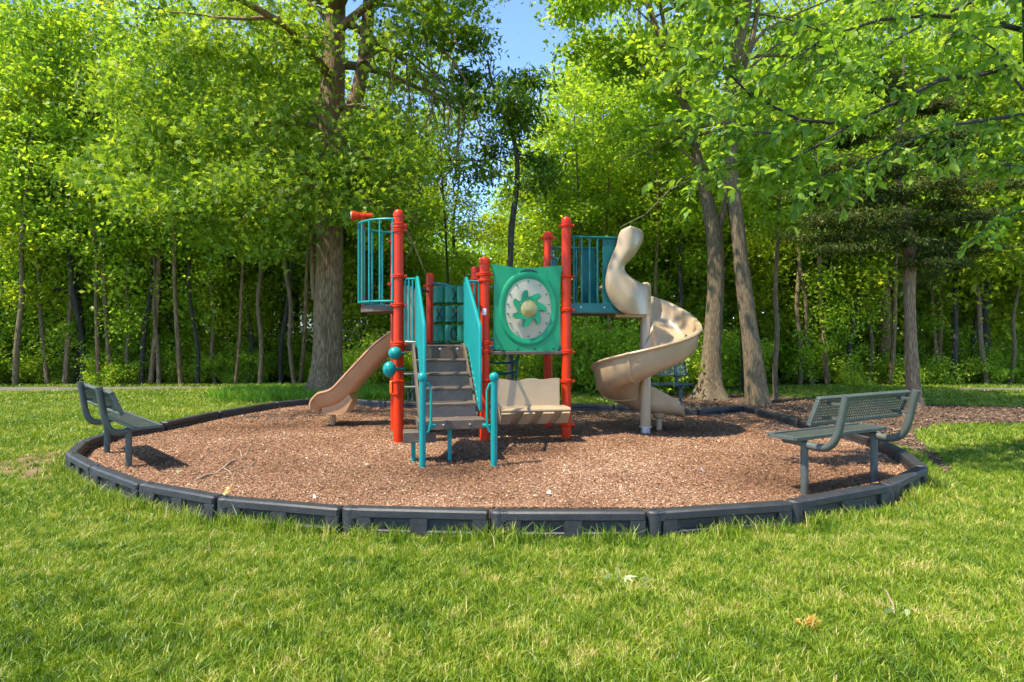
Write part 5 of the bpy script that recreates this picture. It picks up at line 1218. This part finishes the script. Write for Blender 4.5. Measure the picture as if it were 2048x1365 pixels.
# tall trees: (px of the trunk, distance, proto, size)
tall = [(-20, 21.5, 1, 1.0), (60, 24, 0, .70), (150, 20.6, 1, .72), (255, 26, 2, .70), (335, 23, 0, .76), (440, 28, 1, .9), (560, 25.5, 2, .75), (760, 26, 1, .80), (930, 26.5, 1, .60), (1070, 28, 1, .62), (1195, 24.5, 1, .74), 
        (1300, 24.5, 2, .85), (1420, 29, 1, 1.1), (1585, 25, 1, .95), (1684, 24, 2, .85), (1766, 20.8, 0, .95), (1850, 26, 1, .9), (1906, 22.5, 2, .80), (1985, 20.5, 1, .85), (2060, 24, 0, 1.0), (2110, 30, 2, 1.0), (-60, 30, 0, 1.1)]
for i, (px, Y, k, s) in enumerate(tall):
    d = 'at the wood edge' if Y < 23 else ('inside the woods' if Y < 29 else 'deep in the woods')
    place(TALL, k, (px-CX)/FPX*Y, Y, s, i*1.7, lab(['tall leafy tree', 'tall yellow green tree', 'tall pale trunked tree'][k], px, d), 'trees of the surrounding woods')
mid = []
for i in range(34):
    px = -60+i*65+rg.uniform(-18, 18)
    Y = 20.6+rg.uniform(0, 2.2)+(i % 3)*1.9; k = int(rg.integers(0, 3)); mid.append((px, Y, k, rg.uniform(.75, 1.1)))
for i, (px, Y, k, s) in enumerate(mid):
    if 560 < px < 700 and Y < 24: s *= .6
    if 840 < px < 1160: s *= .55
    d = 'at the wood edge' if Y < 22.4 else 'inside the woods'
    place(MID, k, (px-CX)/FPX*Y, Y, s, i*2.3, lab(['low branching young tree', 'small yellow green tree', 'slim young tree'][k], px, d), 'young trees under the woods canopy')
for i in range(13):
    px = -50+i*172+rg.uniform(-30, 30)
    if 590 < px < 730 or 930 < px < 1010: continue
    x0 = (px-CX)/FPX*20; Y = float(wood_edge(x0))+rg.uniform(1.0, 2.2); k = int(rg.integers(0, 3))
    place(MID, k, (px-CX)/FPX*Y, Y, rg.uniform(.45, .68), i*1.1+4, lab(['bushy green tree', 'bushy yellow green tree', 'slender bushy tree'][k], px, 'before the wood edge'), 'young trees under the woods canopy')
# thin bare trunks between
PT = []
for k in range(3):
    P_, R_ = gen_path(rg, 9.5, r0=.06, wob=.09); PT.append(make_tree('sapling', 'x', 'sapling', None, (0, 0, 0), P_, R_, [M['bark_light'], M['bark'], M['bark_dark']][k], M['leaf_wood'], 4.2, 12, lambda f, p: 1.4, 22, .40, .15, LEAF_SIMPLE, rg, sides=7, subs=3, tint=.5))
for i, px in enumerate((95, 197, 283, 318, 362, 562, 520, 225, 720, 1600, 1655, 1700, 1738, 1880, 1950, 2020, 1225, 905, 30, 130, 165, 255, 300, 395, 430, 470, 500, 590, 600, 810, 1180, 1300, 1360, 1625, 1780, 1905, 1975)):
    Y = float(wood_edge((px-CX)/FPX*19.8))-.15+rg.uniform(0, .8); place(PT, i, (px-CX)/FPX*Y, Y, rg.uniform(.8, 1.2), i*1.9, lab('slim sapling', px, 'at the wood edge'), 'saplings along the wood edge')
# shrubs
nS = 0
for row, (y0, n, s0) in enumerate(((19.9, 42, .60), (21.4, 34, .85), (23.5, 28, 1.1))):
    for i in range(n):
        px = -80+2200*i/(n-1)+rg.uniform(-16, 16); x0 = (px-CX)/FPX*y0; Y = float(wood_edge(x0))+(y0-19.5)+rg.uniform(-.35, 1.1); x0 = (px-CX)/FPX*Y
        k = int(rg.integers(0, 3)) if row else int(rg.choice([1, 3, 3, 0])); s = s0*rg.uniform(.75, 1.25)
        if px > 1560 and row == 0: s *= 1.25
        if row == 0: s *= .75+.5*abs(math.sin(i*1.9))
        if row == 0 and px < 1500 and i % 5 == 2: continue
        place(SHR, k, x0, Y, s, i*1.3+row, lab(['rounded leafy shrub', 'low bright shrub', 'tall loose shrub', 'knee high shrub'][k], px, ['along the wood edge', 'just inside the woods', 'further inside the woods'][row]), 'shrubs of the wood edge')
for i, (px, Y, k, s) in enumerate(((1215, 16.9, 0, .98), (1175, 17.3, 2, .80), (1262, 17.0, 1, 1.15), (1420, 18.2, 1, 1.1), (1455, 18.4, 0, .8), (1360, 18.3, 0, .75), (700, 18.6, 1, .8), (770, 18.5, 0, .75), (830, 18.9, 1, .8), (930, 18.8, 0, .8), (1120, 18.6, 1, .9))):
    place(SHR, k, (px-CX)/FPX*Y, Y, s, i*2.1, lab(['rounded leafy shrub', 'low bright shrub', 'tall loose shrub'][k], px, 'standing on the grass'), 'shrubs standing in front of the woods')
name_all()
# far woods: one leafy mass closing the view between the trunks
n = 150000; fx = rg.uniform(-52, 52, n); fy = rg.uniform(44, 56, n); top_ = 13+3*np.sin(fx*.31)+2*np.sin(fx*.83+1); fz = rg.uniform(0, 1, n)**.9*top_
P_ = np.stack([fx, fy, fz], 1); P_ += rg.normal(size=P_.shape)*.3
kk = ~((P_[:, 0] > -21.5) & (P_[:, 0] < -7) & (P_[:, 1] < 51)); P_ = P_[kk]
tag(leaves('far_woods', P_, rg.uniform(.25, .5, len(P_)), np.clip(.45+.25*vnoise(P_, .5, 3)+rg.normal(size=len(P_))*.15, 0, 1), M['leaf_wood'], None, rng=rg), 'distant green woodland closing the view between the trunks', 'woods', None, 'stuff')

# ---------------------------------------------------------------- light, sky, camera
SUN_EL = math.radians(60); Ld = Vector((1.0, .55, 0)).normalized(); Ls = Vector((Ld.x*math.cos(SUN_EL), Ld.y*math.cos(SUN_EL), -math.sin(SUN_EL)))
sd = bpy.data.lights.new('sun', 'SUN'); sd.energy = 3.0; sd.angle = math.radians(.53); sd.color = (1.0, .93, .78)
so = bpy.data.objects.new('sun', sd); C.objects.link(so); so.rotation_euler = Ls.to_track_quat('-Z', 'Y').to_euler()
w = bpy.data.worlds.new('World'); bpy.context.scene.world = w; w.use_nodes = True
nt = w.node_tree; nt.nodes.clear()
sk = nt.nodes.new('ShaderNodeTexSky'); sk.sky_type = 'NISHITA'; sk.sun_disc = False; sk.sun_elevation = SUN_EL; sk.sun_rotation = math.atan2(-Ls.x, -Ls.y); sk.air_density = .65; sk.dust_density = 0; sk.ozone_density = 5.0
bg = nt.nodes.new('ShaderNodeBackground'); bg.inputs['Strength'].default_value = .15
ow = nt.nodes.new('ShaderNodeOutputWorld'); nt.links.new(sk.outputs[0], bg.inputs[0]); nt.links.new(bg.outputs[0], ow.inputs[0])
cam = bpy.data.cameras.new('camera'); co = bpy.data.objects.new('camera', cam); C.objects.link(co)
co.location = (0, 0, CAMZ); co.rotation_euler = (PI/2, 0, 0); cam.sensor_width = 36; cam.lens = FPX/2048*36; cam.shift_y = -(682.5-HZ)/2048
cam.clip_end = 1000; bpy.context.scene.camera = co
sc_ = bpy.context.scene; sc_.render.engine = 'CYCLES'; sc_.cycles.use_denoising = True; sc_.cycles.max_bounces = 10; sc_.cycles.diffuse_bounces = 6; sc_.cycles.transmission_bounces = 4; sc_.cycles.glossy_bounces = 3
sc_.cycles.use_adaptive_sampling = True; sc_.cycles.adaptive_threshold = .02
sc_.view_settings.view_transform = 'Standard'; sc_.view_settings.look = 'None'; sc_.view_settings.exposure = 1.74; sc_.view_settings.gamma = 1.0
